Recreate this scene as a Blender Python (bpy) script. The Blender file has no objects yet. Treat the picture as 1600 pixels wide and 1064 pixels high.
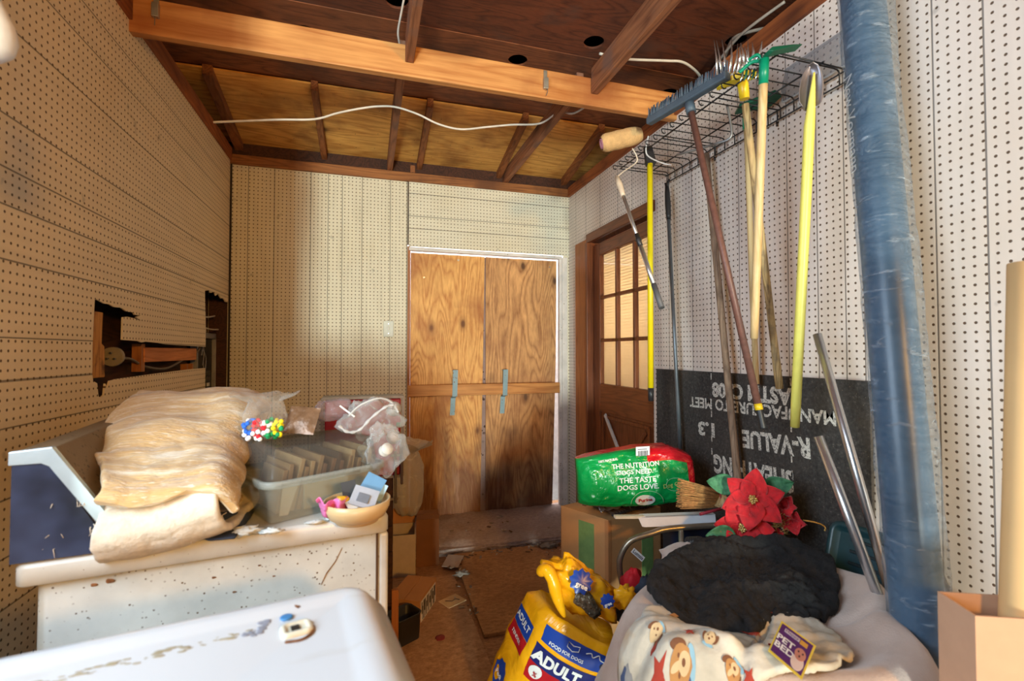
import bpy, bmesh, math, random
from mathutils import Vector, Matrix, noise as mn
from mathutils.geometry import tessellate_polygon
random.seed(7)
sc = bpy.context.scene
COL = sc.collection
R = math.radians
V = Vector

# ------------------------------------------------------------------ camera
cd = bpy.data.cameras.new('camera'); cam = bpy.data.objects.new('camera', cd); COL.objects.link(cam)
cd.sensor_width = 36; cd.lens = 750 / 1600 * 36; cd.clip_start = .05
cd.dof.use_dof = True; cd.dof.focus_distance = 2.4; cd.dof.aperture_fstop = 3.2
cam.location = (0, 0, 1.28); cam.rotation_euler = (R(90 + 1.37), 0, R(-16.7))
sc.camera = cam
# ------------------------------------------------------------------ world, lights, exposure
sc.view_settings.view_transform = 'Standard'; sc.view_settings.look = 'None'
sc.view_settings.gamma = 1; sc.view_settings.use_curve_mapping = False
sc.view_settings.exposure = 0.0
w = bpy.data.worlds.new('sky'); sc.world = w; w.use_nodes = True
w.node_tree.nodes['Background'].inputs[0].default_value = (.86, .92, 1, 1)
w.node_tree.nodes['Background'].inputs[1].default_value = .10
def area(name, loc, target, sx, sy, power, col):
    l = bpy.data.lights.new(name, 'AREA'); l.shape = 'RECTANGLE'; l.size = sx; l.size_y = sy
    l.energy = power; l.color = col
    o = bpy.data.objects.new(name, l); COL.objects.link(o); o.location = loc
    o.rotation_euler = (V(target) - V(loc)).to_track_quat('-Z', 'Y').to_euler(); return o
# sunlit ground and sky seen through the open end of the shed, behind the camera
area('daylight_open_end', (-.98, -7, .35), (-.1, 3.6, 1.6), .42, 1.3, 700, (.90, 1, .90))
# added cool side fill for the right wall, through an unseen opening
area('side_fill', (-1.15, .35, 1.75), (1.5, 1.3, 1.3), 1.0, 1.1, 50, (.70, .85, 1))
# added warm fill lamp behind the camera, standing for warm bounced light
def point_light(name, loc, power, r=.06, col=(1, .56, .24)):
    l = bpy.data.lights.new(name, 'POINT'); l.energy = power; l.shadow_soft_size = r; l.color = col
    o = bpy.data.objects.new(name, l); COL.objects.link(o); o.location = loc; return o
point_light('warm_fill', (1.0, -2.2, 1.9), 262, .15, (1, .47, .07))

# ------------------------------------------------------------------ node helpers
class G:
    def __init__(s, name):
        s.m = bpy.data.materials.new(name); s.m.use_nodes = True
        s.t = s.m.node_tree; s.t.nodes.clear()
        s.out = s.t.nodes.new('ShaderNodeOutputMaterial')
        s.tc = s.t.nodes.new('ShaderNodeTexCoord'); s.P = s.tc.outputs['Object']
    def n(s, typ, ins=None, **kw):
        nd = s.t.nodes.new('ShaderNode' + typ)
        for k, v in kw.items(): setattr(nd, k, v)
        for k, v in (ins or {}).items(): s.put(nd.inputs[k], v)
        return nd
    def put(s, sock, v):
        if isinstance(v, bpy.types.NodeSocket): s.t.links.new(v, sock)
        else:
            if isinstance(v, (tuple, list)) and len(v) == 3 and sock.type == 'RGBA': v = (*v, 1)
            sock.default_value = v
    def math(s, op, a, b=0.0, c=0.0):
        return s.n('Math', {0: a, 1: b, 2: c}, operation=op).outputs[0]
    def map(s, sc=(1, 1, 1), loc=(0, 0, 0), rot=(0, 0, 0), v=None):
        return s.n('Mapping', {0: v or s.P, 1: loc, 2: rot, 3: sc}).outputs[0]
    def noise(s, scale=5, detail=4, v=None, rough=.55, dist=0):
        return s.n('TexNoise', {'Vector': v or s.P, 'Scale': scale, 'Detail': detail, 'Roughness': rough, 'Distortion': dist}).outputs[0]
    def voro(s, scale=5, v=None, feature='F1'):
        return s.n('TexVoronoi', {'Vector': v or s.P, 'Scale': scale}, feature=feature).outputs[0]
    def ramp(s, f, stops):
        r = s.n('ValToRGB', {0: f}); e = r.color_ramp.elements
        while len(e) < len(stops): e.new(.5)
        for i, (p, c) in enumerate(stops):
            e[i].position = p; e[i].color = (*c, 1) if len(c) == 3 else c
        return r.outputs[0]
    def rng(s, f, a, b, c=0, d=1):
        return s.n('MapRange', {0: f, 1: a, 2: b, 3: c, 4: d}).outputs[0]
    def mix(s, f, a, b, mode='MIX'):
        nd = s.n('Mix', data_type='RGBA', blend_type=mode)
        s.put(nd.inputs[0], f); s.put(nd.inputs[6], a); s.put(nd.inputs[7], b); return nd.outputs[2]
    def sep(s, v=None):
        return s.n('SeparateXYZ', {0: v or s.P}).outputs
    def bump(s, h, st=.3, d=.01):
        return s.n('Bump', {'Height': h, 'Strength': st, 'Distance': d}).outputs[0]
    def bsdf(s, col, rough=.6, metal=0, nrm=None, **kw):
        b = s.n('BsdfPrincipled', {'Base Color': col, 'Roughness': rough, 'Metallic': metal})
        if nrm is not None: s.put(b.inputs['Normal'], nrm)
        for k, v in kw.items(): s.put(b.inputs[k.replace('_', ' ')], v)
        return b.outputs[0]
    def end(s, sh):
        s.t.links.new(sh, s.out.inputs[0]); return s.m

def srgb(r, g, b):
    f = lambda c: (c / 255 / 12.92) if c / 255 <= .04045 else ((c / 255 + .055) / 1.055) ** 2.4
    return (f(r), f(g), f(b))
def mul(c, k): return tuple(min(1, x * k) for x in c)
def simple(name, col, rough=.6, metal=0, var=.12, vs=20, bump=0, bs=60, **kw):
    g = G(name); f = g.noise(vs, 4)
    c = g.ramp(f, [(.3, mul(col, 1 - var)), (.7, mul(col, 1 + var))])
    nm = g.bump(g.noise(bs, 5), bump, .004) if bump else None
    return g.end(g.bsdf(c, rough, metal, nm, **kw))
def speckle(name, col, spots, rough=.6, scale=60, amount=.12, bump=.1):
    g = G(name); c = g.ramp(g.noise(9, 5), [(.3, mul(col, .82)), (.7, mul(col, 1.1))])
    sp = g.math('LESS_THAN', g.voro(scale), amount)
    c = g.mix(g.math('MULTIPLY', sp, g.rng(g.noise(scale * .4, 2), .45, .6)), c, spots)
    return g.end(g.bsdf(c, rough, 0, g.bump(g.noise(scale * 2, 3), bump, .003)))
def wood(name, c1, c2, axis='x', grain=26, stretch=14, rough=.65, knots=0, dirt=None, lines=7.0, bump=.25, bandk=.35, nb=14, stain=None):
    """long grain along the axis; contour bands of a stretched noise give cathedral figure"""
    g = G(name); k = {'x': 0, 'y': 1, 'z': 2}[axis]
    s = [1.0, 1.0, 1.0]; s[k] = 1.0 / stretch
    pv = g.map(tuple(s))
    base = g.noise(lines, 2, v=pv, dist=.2)
    band = g.math('FRACT', g.math('MULTIPLY', base, nb))
    band = g.math('POWER', g.math('ABSOLUTE', g.math('SUBTRACT', g.math('MULTIPLY', band, 2), 1)), 2.0)
    fine = g.noise(grain * 5, 3, v=pv)
    f = g.math('ADD', g.math('MULTIPLY', band, bandk), g.math('MULTIPLY', fine, 1 - bandk))
    c = g.ramp(f, [(.25, c1), (.80, c2)])
    c = g.mix(g.rng(g.noise(2.3, 3), .35, .7, 0, .35), c, mul(c2, .62))
    if knots:
        kv = list(s); kv[k] = .55
        vv = g.voro(knots, v=g.map(tuple(kv), (.3, .21, .37)))
        c = g.mix(g.rng(vv, .05, .10, 1, 0), c, mul(c2, .16))
        c = g.mix(g.rng(vv, .09, .2, .5, 0), c, mul(c2, .5))
    if stain:
        zz = g.math('ADD', g.sep()[2], g.math('MULTIPLY', g.math('SUBTRACT', g.noise(4.5, 5, v=g.map((1.6, 1, .55))), .5), 1.5))
        c = g.mix(g.rng(zz, stain[0], stain[1], .85, 0), c, stain[2])
        c = g.mix(g.math('MULTIPLY', g.rng(g.noise(34, 3, v=g.map((1, 1, .12))), .56, .66), g.rng(zz, stain[0], stain[1] * .8, .4, 0)), c, (.42, .24, .15))
    if dirt:
        c = g.mix(g.rng(g.noise(dirt[1], 5), .52, .68, 0, .75), c, dirt[0])
    return g.end(g.bsdf(c, rough, 0, g.bump(f, bump, .003)))

# ------------------------------------------------------------------ mesh helpers
class MB:
    def __init__(s): s.v = []; s.f = []; s.mi = []; s.sm = []
    def add(s, vs, fs, mi=0, smooth=False, T=None):
        o = len(s.v)
        for p in vs:
            p = V(p); s.v.append(T @ p if T else p)
        for f in fs: s.f.append([i + o for i in f]); s.mi.append(mi); s.sm.append(smooth)
        return s
    def box(s, x0, x1, y0, y1, z0, z1, mi=0, T=None):
        vs = [(x, y, z) for z in (z0, z1) for y in (y0, y1) for x in (x0, x1)]
        return s.add(vs, [(0, 2, 3, 1), (4, 5, 7, 6), (0, 1, 5, 4), (2, 6, 7, 3), (0, 4, 6, 2), (1, 3, 7, 5)], mi, False, T)
    def bar(s, p, q, w_, h_, up=(0, 0, 1), mi=0, ext=0):
        p = V(p); q = V(q); d = (q - p).normalized(); p = p - d * ext; q = q + d * ext
        u = V(up); a = d.cross(u).normalized(); b = a.cross(d).normalized()
        vs = []
        for c in (p, q):
            for i, j in ((-1, -1), (1, -1), (1, 1), (-1, 1)): vs.append(c + a * w_ / 2 * i + b * h_ / 2 * j)
        return s.add(vs, [(0, 1, 2, 3), (7, 6, 5, 4), (0, 4, 5, 1), (1, 5, 6, 2), (2, 6, 7, 3), (3, 7, 4, 0)], mi)
    def tube(s, pts, r, n=12, mi=0, cap=True, closed=False, flat=1.0, T=None):
        pts = [V(p) for p in pts]; m = len(pts); rs = r if isinstance(r, (list, tuple)) else [r] * m
        tan = []
        for i in range(m):
            a = pts[i - 1] if (i or closed) else pts[0]; b = pts[(i + 1) % m] if (i < m - 1 or closed) else pts[-1]
            tan.append((b - a).normalized())
        up = V((0, 0, 1)) if abs(tan[0].z) < .9 else V((0, 1, 0))
        nrm = (up - tan[0] * up.dot(tan[0])).normalized(); vs = []
        for i in range(m):
            nrm = (nrm - tan[i] * nrm.dot(tan[i])).normalized(); bi = tan[i].cross(nrm)
            for k in range(n):
                a = 2 * math.pi * k / n
                vs.append(pts[i] + (nrm * math.cos(a) * flat + bi * math.sin(a)) * rs[i])
        fs = []
        for i in range(m if closed else m - 1):
            j = (i + 1) % m
            for k in range(n): l = (k + 1) % n; fs.append((i * n + k, i * n + l, j * n + l, j * n + k))
        s.add(vs, fs, mi, True, T)
        if cap and not closed:
            s.add([vs[k] for k in range(n)], [list(range(n))[::-1]], mi, False, T)
            s.add([vs[(m - 1) * n + k] for k in range(n)], [list(range(n))], mi, False, T)
        return s
    def lathe(s, prof, c=(0, 0, 0), n=32, mi=0, T=None, sx=1, sy=1, a0=0, a1=None):
        vs = []; fs = []; m = len(prof)
        for i, (r_, z) in enumerate(prof):
            for k in range(n):
                a = 2 * math.pi * k / n; vs.append((c[0] + r_ * sx * math.cos(a), c[1] + r_ * sy * math.sin(a), c[2] + z))
        for i in range(m - 1):
            for k in range(n):
                l = (k + 1) % n; fs.append((i * n + k, i * n + l, (i + 1) * n + l, (i + 1) * n + k))
        return s.add(vs, fs, mi, True, T)
    def disc(s, c, r, nrm=(0, 0, 1), n=24, mi=0):
        q = V(nrm).to_track_quat('Z', 'Y'); c = V(c)
        return s.add([c + q @ V((r * math.cos(2 * math.pi * k / n), r * math.sin(2 * math.pi * k / n), 0)) for k in range(n)], [list(range(n))], mi)
    def ball(s, c, r, n=12, sc=(1, 1, 1), mi=0, T=None, fn=None):
        vs = []; fs = []; m = n // 2 + 1
        for i in range(m + 1):
            ph = math.pi * i / m
            for k in range(n):
                a = 2 * math.pi * k / n; d = V((math.sin(ph) * math.cos(a), math.sin(ph) * math.sin(a), -math.cos(ph)))
                rr = r * (fn(d) if fn else 1); vs.append((c[0] + d.x * rr * sc[0], c[1] + d.y * rr * sc[1], c[2] + d.z * rr * sc[2]))
        for i in range(m):
            for k in range(n): l = (k + 1) % n; fs.append((i * n + k, i * n + l, (i + 1) * n + l, (i + 1) * n + k))
        return s.add(vs, fs, mi, True, T)
    def poly(s, pts, off, mi=0):
        """planar outline (3-D points) thickened by the vector off"""
        pts = [V(p) for p in pts]; off = V(off); n = len(pts)
        tri = tessellate_polygon([pts])
        s.add(pts + [p + off for p in pts], [tuple(t) for t in tri] + [tuple(i + n for i in reversed(t)) for t in tri]
              + [(i, (i + 1) % n, (i + 1) % n + n, i + n) for i in range(n)], mi); return s
    def grid(s, fn, nu, nv, mi=0, thick=0, smooth=True, cu=False, T=None):
        vs = [fn(i / (nu if cu else nu - 1), j / (nv - 1)) for i in range(nu) for j in range(nv)]
        fs = []
        for i in range(nu if cu else nu - 1):
            for j in range(nv - 1):
                i2 = (i + 1) % nu; fs.append((i * nv + j, i2 * nv + j, i2 * nv + j + 1, i * nv + j + 1))
        return s.add(vs, fs, mi, smooth, T)
    def build(s, name, mats, parent=None, bevel=0, seg=2, solid=0, sub=0, label=None, cat=None, group=None, kind=None, origin=None, fix=True, off=0):
        me = bpy.data.meshes.new(name)
        if parent is not None:
            o0 = V(parent['_o'])
        elif origin is not None: o0 = V(origin)
        else:
            lo = [min(p[i] for p in s.v) for i in range(3)]; hi = [max(p[i] for p in s.v) for i in range(3)]
            o0 = V(((lo[0] + hi[0]) / 2, (lo[1] + hi[1]) / 2, lo[2]))
        me.from_pydata([p - o0 for p in s.v], [], s.f)
        for m in (mats if isinstance(mats, (list, tuple)) else [mats]): me.materials.append(m)
        for i, p in enumerate(me.polygons): p.material_index = s.mi[i]; p.use_smooth = s.sm[i]
        if fix:
            bm = bmesh.new(); bm.from_mesh(me); bmesh.ops.remove_doubles(bm, verts=bm.verts, dist=1e-5)
            bmesh.ops.recalc_face_normals(bm, faces=bm.faces); bm.to_mesh(me); bm.free()
        me.update()
        o = bpy.data.objects.new(name, me); COL.objects.link(o); o['_o'] = tuple(o0)
        if parent is not None:
            o.parent = parent
        else: o.location = o0
        if solid:
            md = o.modifiers.new('solid', 'SOLIDIFY'); md.thickness = solid; md.offset = off
        if bevel:
            md = o.modifiers.new('bevel', 'BEVEL'); md.width = bevel; md.segments = seg; md.limit_method = 'ANGLE'; md.angle_limit = R(40)
        if sub:
            md = o.modifiers.new('sub', 'SUBSURF'); md.levels = sub; md.render_levels = sub
        if label: o['label'] = label
        if cat: o['category'] = cat
        if group: o['group'] = group
        if kind: o['kind'] = kind
        return o
def thing(name, loc, label=None, cat=None, group=None, kind=None):
    o = bpy.data.objects.new(name, None); COL.objects.link(o); o.location = loc; o['_o'] = tuple(loc)
    o.empty_display_size = .05
    if label: o['label'] = label
    if cat: o['category'] = cat
    if group: o['group'] = group
    if kind: o['kind'] = kind
    return o
def frame(o, rz=0, rx=0, ry=0):
    return Matrix.Translation(V(o)) @ Matrix.Rotation(R(rz), 4, 'Z') @ Matrix.Rotation(R(rx), 4, 'X') @ Matrix.Rotation(R(ry), 4, 'Y')
def spline(pts, n=8):
    pts = [V(p) for p in pts]; out = []
    P = [pts[0]] + pts + [pts[-1]]
    for i in range(1, len(P) - 2):
        for k in range(n):
            t = k / n; a, b, c, d = P[i - 1], P[i], P[i + 1], P[i + 2]
            out.append(.5 * ((2 * b) + (c - a) * t + (2 * a - 5 * b + 4 * c - d) * t * t + (3 * b - a - 3 * c + d) * t ** 3))
    out.append(pts[-1]); return out
def nz(x, y=0, z=0): return mn.noise(V((x, y, z)))
def fz(x, y=0, z=0, o=4): return mn.fractal(V((x, y, z)), 1.0, 2.0, o)
def text_mb(mb, s, size, fn, mi=0, align='CENTER', bold=0, sx=1.0):
    """lettering laid on a surface: fn(u, v) -> point"""
    cu = bpy.data.curves.new('t', 'FONT'); cu.body = s; cu.size = size; cu.align_x = align; cu.align_y = 'CENTER'
    cu.offset = bold; cu.resolution_u = 3
    ob = bpy.data.objects.new('t', cu); COL.objects.link(ob)
    bpy.context.view_layer.update()
    me = bpy.data.meshes.new_from_object(ob)
    mb.add([fn(v.co.x * sx, v.co.y) for v in me.vertices], [tuple(p.vertices) for p in me.polygons], mi)
    bpy.data.objects.remove(ob); bpy.data.meshes.remove(me); bpy.data.curves.remove(cu)
    return mb
def plane_fn(o, u, v):
    o = V(o); u = V(u); v = V(v); return lambda a, b: o + u * a + v * b
def copy_tree(o, parent=None):
    c = o.copy(); COL.objects.link(c)
    if parent is not None: c.parent = parent
    for ch in list(o.children): copy_tree(ch, c)
    return c
# ================================================================== MATERIALS OF THE ROOM
XL, XR, YB, ZT = -.89, 1.565, 3.6, 2.56
def pegboard(name, ua, va, grooves, gaxis, base, seam=None, vgrooves=None, split=None):
    """cream pegboard: 1-inch hole raster and routed plank grooves"""
    g = G(name); x = g.sep(); ax = {'x': 0, 'y': 1, 'z': 2}
    u = x[ax[ua]]; v = x[ax[va]]; s = .0254
    a = g.math('SUBTRACT', g.math('FRACT', g.math('DIVIDE', g.math('ADD', u, 10 * s), s)), .5)
    b = g.math('SUBTRACT', g.math('FRACT', g.math('DIVIDE', g.math('ADD', v, 10 * s), s)), .5)
    d = g.math('SQRT', g.math('ADD', g.math('MULTIPLY', a, a), g.math('MULTIPLY', b, b)))
    hole = g.rng(d, .135, .17, 1, 0)
    gm = None
    for gr, wd in grooves:
        k = g.rng(g.math('ABSOLUTE', g.math('SUBTRACT', x[ax[gaxis]], gr)), wd * .5, wd, 1, 0)
        gm = k if gm is None else g.math('MAXIMUM', gm, k)
    st = {'x': (1, 6, 6), 'y': (6, 1, 6), 'z': (6, 6, 1)}['z' if gaxis != 'z' else va if va != 'z' else ua]
    gv = g.map(st)
    grain = g.noise(3.0, 5, v=gv, dist=.6)
    c = g.ramp(grain, [(.30, mul(base, .93)), (.5, base), (.7, mul(base, 1.05))])
    c = g.mix(g.rng(g.noise(2.2, 4), .5, .75, 0, .45), c, mul((base[0], base[1] * .93, base[2] * .80), .92))
    c = g.mix(g.rng(g.noise(14, 2), .71, .77, 0, .5), c, mul(base, .45))
    dk = (.085, .042, .016)
    c = g.mix(g.math('MULTIPLY', gm, .9), c, mul(base, .25))
    c = g.mix(g.math('MULTIPLY', hole, .93), c, dk)
    h = g.math('SUBTRACT', 1, g.math('MAXIMUM', hole, gm))
    return g.end(g.bsdf(c, .55, 0, g.bump(h, .5, .004), Specular_IOR_Level=.3))
CREAM = (.76, .64, .46)
m_peg_l = pegboard('pegboard_left', 'y', 'z', [(1.083, .0025), (1.205, .004), (1.317, .0025), (1.517, .003), (1.657, .003), (1.752, .003), (1.887, .003), (2.118, .003), (2.29, .003), (2.413, .003), (.9, .003), (.75, .003), (.62, .003)], 'z', CREAM)
m_peg_r = pegboard('pegboard_right', 'y', 'z', [(y, .003) for y in (.70, .846, .966, 1.177, 1.242, 1.347, 1.475, 1.62, 1.73, 1.911, 2.05, 2.247, 2.40, 2.62, 2.8, 3.05, 3.28, 3.46)], 'y', (.80, .72, .655))
m_peg_b = pegboard('pegboard_back', 'x', 'z', [(x, .003) for x in (-.783, -.622, -.39, -.276, -.182, -.047, .15)] + [(.27, .004)], 'x', (.74, .69, .54))
m_peg_t = pegboard('pegboard_over_door', 'x', 'z', [(z, .003) for z in (2.195, 2.287, 2.455)], 'z', (.74, .70, .56))
m_ply_door_a = wood('door_plywood_left', srgb(246, 190, 112), srgb(188, 114, 50), 'z', 18, 6, .6, 4.6, (srgb(160, 92, 46), 2.2), 3.4, .2, .30, 30, (.25, .85, srgb(96, 50, 28)))
m_ply_door_b = wood('door_plywood_right', srgb(226, 172, 112), srgb(150, 98, 56), 'z', 18, 5, .6, 4.8, (srgb(150, 96, 58), 2.6), 3.0, .2, .36, 28, (.15, .75, srgb(84, 48, 34)))
m_beam = wood('pine_beam', srgb(224, 160, 92), srgb(176, 104, 46), 'x', 20, 16, .6, 2.0, (srgb(150, 84, 42), 2), 5, .15)
m_joist = wood('old_joist', srgb(168, 108, 70), srgb(106, 60, 36), 'y', 26, 14, .7, 2.4, (srgb(120, 92, 80), 5), 7, .3)
m_rafter = wood('old_rafter', srgb(160, 98, 52), srgb(104, 56, 26), 'y', 26, 14, .7, 0, None, 7, .3)
m_plate = wood('plate_lumber', srgb(172, 112, 60), srgb(112, 64, 30), 'x', 26, 16, .7, 2.2, (srgb(90, 52, 28), 3), 7, .25)
m_plate_y = wood('plate_lumber_side', srgb(170, 96, 46), srgb(112, 54, 24), 'y', 26, 16, .7, 2.2, (srgb(76, 40, 22), 3), 7, .25)
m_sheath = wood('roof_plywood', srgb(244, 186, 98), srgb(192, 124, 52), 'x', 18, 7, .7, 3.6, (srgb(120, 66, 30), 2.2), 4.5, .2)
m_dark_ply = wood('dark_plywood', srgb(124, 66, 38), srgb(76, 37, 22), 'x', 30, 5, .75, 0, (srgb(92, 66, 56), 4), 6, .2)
m_dark_ply2 = wood('dark_plywood_strip', srgb(150, 88, 52), srgb(92, 48, 28), 'x', 30, 7, .75, 0, (srgb(70, 36, 24), 3), 6, .2)
m_black = simple('void_black', (.006, .005, .005), .9, 0, 0)
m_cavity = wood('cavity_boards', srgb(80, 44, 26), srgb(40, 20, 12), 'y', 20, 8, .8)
m_doorwood = wood('stained_door_wood', srgb(136, 74, 38), srgb(92, 44, 20), 'z', 30, 14, .42, 0, None, 8, .12)
m_doorwood_h = wood('stained_door_wood_rail', srgb(136, 74, 38), srgb(92, 44, 20), 'y', 30, 14, .42, 0, None, 8, .12)
m_casing = wood('fir_casing', srgb(184, 116, 62), srgb(138, 78, 36), 'z', 30, 16, .55, 2.5, None, 8, .15)
m_white_paint = speckle('chipped_white_paint', (.72, .69, .66), (.30, .24, .2), .5, 40, .16)
m_galv = speckle('blue_galvanised_strap', srgb(136, 168, 180), srgb(120, 84, 58), .45, 50, .22)
m_steel = simple('steel', (.55, .56, .58), .3, 1, .1)
m_grey_metal = simple('grey_painted_metal', srgb(150, 150, 155), .45, .4, .15)
m_wire = simple('white_cable_sheath', srgb(222, 214, 200), .45, 0, .12)
m_wire_grey = simple('grey_cable_sheath', srgb(176, 166, 156), .5, 0, .15)

def floor_mat(name, c1, c2, red=None):
    g = G(name); f = g.noise(38, 6, rough=.7, v=g.map((1, 1.8, 1))); big = g.noise(2.4, 4)
    c = g.ramp(f, [(.32, c1), (.66, c2)])
    c = g.mix(g.rng(big, .42, .66, 0, .5), c, mul(c1, .75))
    c = g.mix(g.rng(g.voro(55), .04, .09, .7, 0), c, mul(c2, 1.7))
    return g.end(g.bsdf(c, .7, 0, g.bump(f, .35, .004)))
m_floor = floor_mat('worn_subfloor', srgb(140, 98, 66), srgb(196, 148, 106))
m_sheet = floor_mat('loose_plywood_sheet', srgb(152, 106, 66), srgb(206, 156, 104))
m_sill = floor_mat('dusty_concrete_sill', srgb(146, 126, 118), srgb(196, 176, 166))

# ================================================================== SETTING
K = dict(kind='structure')
MB().box(-.98, 2.4, -1.2, 3.9, -.08, 0).build('floor', m_floor, **K)
# wall_left with its torn-out openings, outline in (y, z)
out = [(1.25, 0), (3.6, 0), (3.6, .86), (3.14, .86), (3.138, 1.188), (2.9, 1.19), (2.5, 1.186), (2.12, 1.180), (2.075, 1.176), (2.062, 1.150), (2.045, 1.168),
       (2.038, 1.128), (2.02, 1.122), (2.002, 1.126), (1.992, 1.172), (1.966, 1.182), (1.960, 1.205), (1.958, 1.30), (1.962, 1.40),
       (1.966, 1.462), (2.03, 1.450), (2.06, 1.452), (2.10, 1.444), (2.15, 1.447), (2.19, 1.436), (2.25, 1.436), (2.262, 1.428), (2.31, 1.43),
       (2.27, 1.419), (2.315, 1.408), (2.25, 1.414), (2.20, 1.416), (2.165, 1.412), (2.162, 1.326), (2.3, 1.324), (2.32, 1.318), (2.36, 1.323), (2.5, 1.32),
       (2.55, 1.315), (3.135, 1.310), (3.13, 1.45), (3.108, 1.628), (3.18, 1.640), (3.21, 1.628), (3.28, 1.643), (3.31, 1.622), (3.36, 1.640),
       (3.42, 1.618), (3.47, 1.625), (3.52, 1.605), (3.6, 1.61), (3.6, ZT), (1.25, ZT)]
MB().poly([(XL, y, z) for y, z in out], (-.006, 0, 0)).build('wall_left', m_peg_l, origin=(0, 0, 0), **K)
# near part of the left wall with an unseen opening added to let the side fill in
b = MB()
for y0, y1, z0, z1 in ((-.15, 1.25, 0, 1.15), (-.15, 1.25, 2.35, ZT), (-.15, -.05, 1.15, 2.35), (.95, 1.25, 1.15, 2.35)):
    b.box(XL - .006, XL, y0, y1, z0, z1)
b.build('wall_left_near', m_peg_l, origin=(0, 0, 0), **K)
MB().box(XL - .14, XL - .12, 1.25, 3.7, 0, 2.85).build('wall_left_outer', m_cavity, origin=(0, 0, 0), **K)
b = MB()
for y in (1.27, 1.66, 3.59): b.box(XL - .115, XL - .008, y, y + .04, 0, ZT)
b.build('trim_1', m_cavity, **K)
MB().box(XL, -.6, -.17, -.13, 0, 2.85).box(XL-.14, XL, -.17, -.13, 0, 2.85).build('wall_rear', m_peg_b, origin=(0, 0, 0), **K)
# right wall with the door opening (y 2.40..3.36, z 0..2.10)
b = MB()
for y0, y1, z0, z1 in ((-.15, 2.40, 0, ZT), (2.40, 3.36, 2.10, ZT), (3.36, 3.62, 0, ZT)):
    b.box(XR, XR + .006, y0, y1, z0, z1)
b.build('wall_right', m_peg_r, origin=(0, 0, 0), **K)
b = MB()
for y in (-.1, .3, .7, 1.1, 1.5, 1.9, 2.36, 3.365): b.box(XR + .007, XR + .10, y, y + .038, 0, ZT - .002)
b.box(XR + .10, XR + .11, -.15, 2.40, 0, ZT).box(XR + .10, XR + .11, 3.36, 3.72, 0, ZT).box(XR + .10, XR + .11, 2.4, 3.36, 2.1, ZT)
b.build('wall_right_outer', m_dark_ply, **K)
# back wall, opening x .29..1.50, z 0..2.03
MB().box(-1.03, .275, YB, YB + .006, 0, ZT - .02).box(1.515, 1.70, YB, YB + .006, 0, 2.06).build('wall_back', m_peg_b, origin=(0, 0, 0), **K)
MB().box(.283, 1.565, YB - .007, YB - .001, 2.06, ZT - .015).build('wall_back_over_door', m_peg_t, origin=(0, 0, 0), **K)
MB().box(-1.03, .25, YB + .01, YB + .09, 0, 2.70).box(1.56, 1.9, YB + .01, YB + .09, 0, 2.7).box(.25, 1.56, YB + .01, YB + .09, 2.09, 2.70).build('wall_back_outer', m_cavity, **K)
# top plates
MB().box(-.90, 1.60, YB - .02, YB + .09, ZT - .02, ZT + .045).build('trim_2', m_plate, bevel=.003, **K)
MB().box(XL - .10, XL + .012, -.15, YB - .021, ZT, ZT + .085).build('trim_3', m_plate_y, bevel=.003, **K)
MB().box(XR - .018, XR + .09, -.15, YB - .021, ZT - .022, ZT + .055).build('trim_4', m_plate_y, bevel=.003, **K)
MB().box(XL, XL + .010, YB - .012, YB - .001, 0, ZT - .02).build('trim_20', simple('dark_gap', (.03, .018, .01), .9), **K)
# dark roof deck with round vent holes
def deck(name, x0, x1, y0, y1, z, holes, mat, r=.052):
    b = MB()
    outer = [V((x0, y0, z)), V((x1, y0, z)), V((x1, y1, z)), V((x0, y1, z))]
    loops = [outer]
    for hx, hy in holes:
        loops.append([V((hx + r * math.cos(-2 * math.pi * k / 24), hy + r * math.sin(-2 * math.pi * k / 24), z)) for k in range(24)])
    flat = [p for l in loops for p in l]
    tri = tessellate_polygon(loops)
    n = len(flat); up = V((0, 0, .012))
    fs = [tuple(t) for t in tri] + [tuple(i + n for i in t) for t in tri]; o = 0
    for l in loops:
        m = len(l); fs += [(o + i, o + (i + 1) % m, o + (i + 1) % m + n, o + i + n) for i in range(m)]; o += m
    b.add(flat + [p + up for p in flat], fs)
    return b.build(name, mat, origin=(0, 0, 0), **K)
ZC = 2.845
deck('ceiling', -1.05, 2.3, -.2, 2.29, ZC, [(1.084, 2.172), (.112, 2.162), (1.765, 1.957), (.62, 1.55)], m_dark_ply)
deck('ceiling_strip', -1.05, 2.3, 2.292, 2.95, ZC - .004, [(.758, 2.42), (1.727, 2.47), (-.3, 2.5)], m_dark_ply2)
MB().box(-1.05, 2.3, -.2, 3.75, 3.02, 3.04).box(2.3, 2.32, -.2, 3.75, 2.5, 3.03).box(XR + .11, 2.3, -.2, 3.75, 2.5, 2.515).box(-1.06, -1.04, -.2, 3.75, 2.55, 3.03).box(-1.05, 2.3, 3.69, 3.71, 2.6, 3.02).build('ceiling_roof', m_dark_ply, **K)
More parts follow.
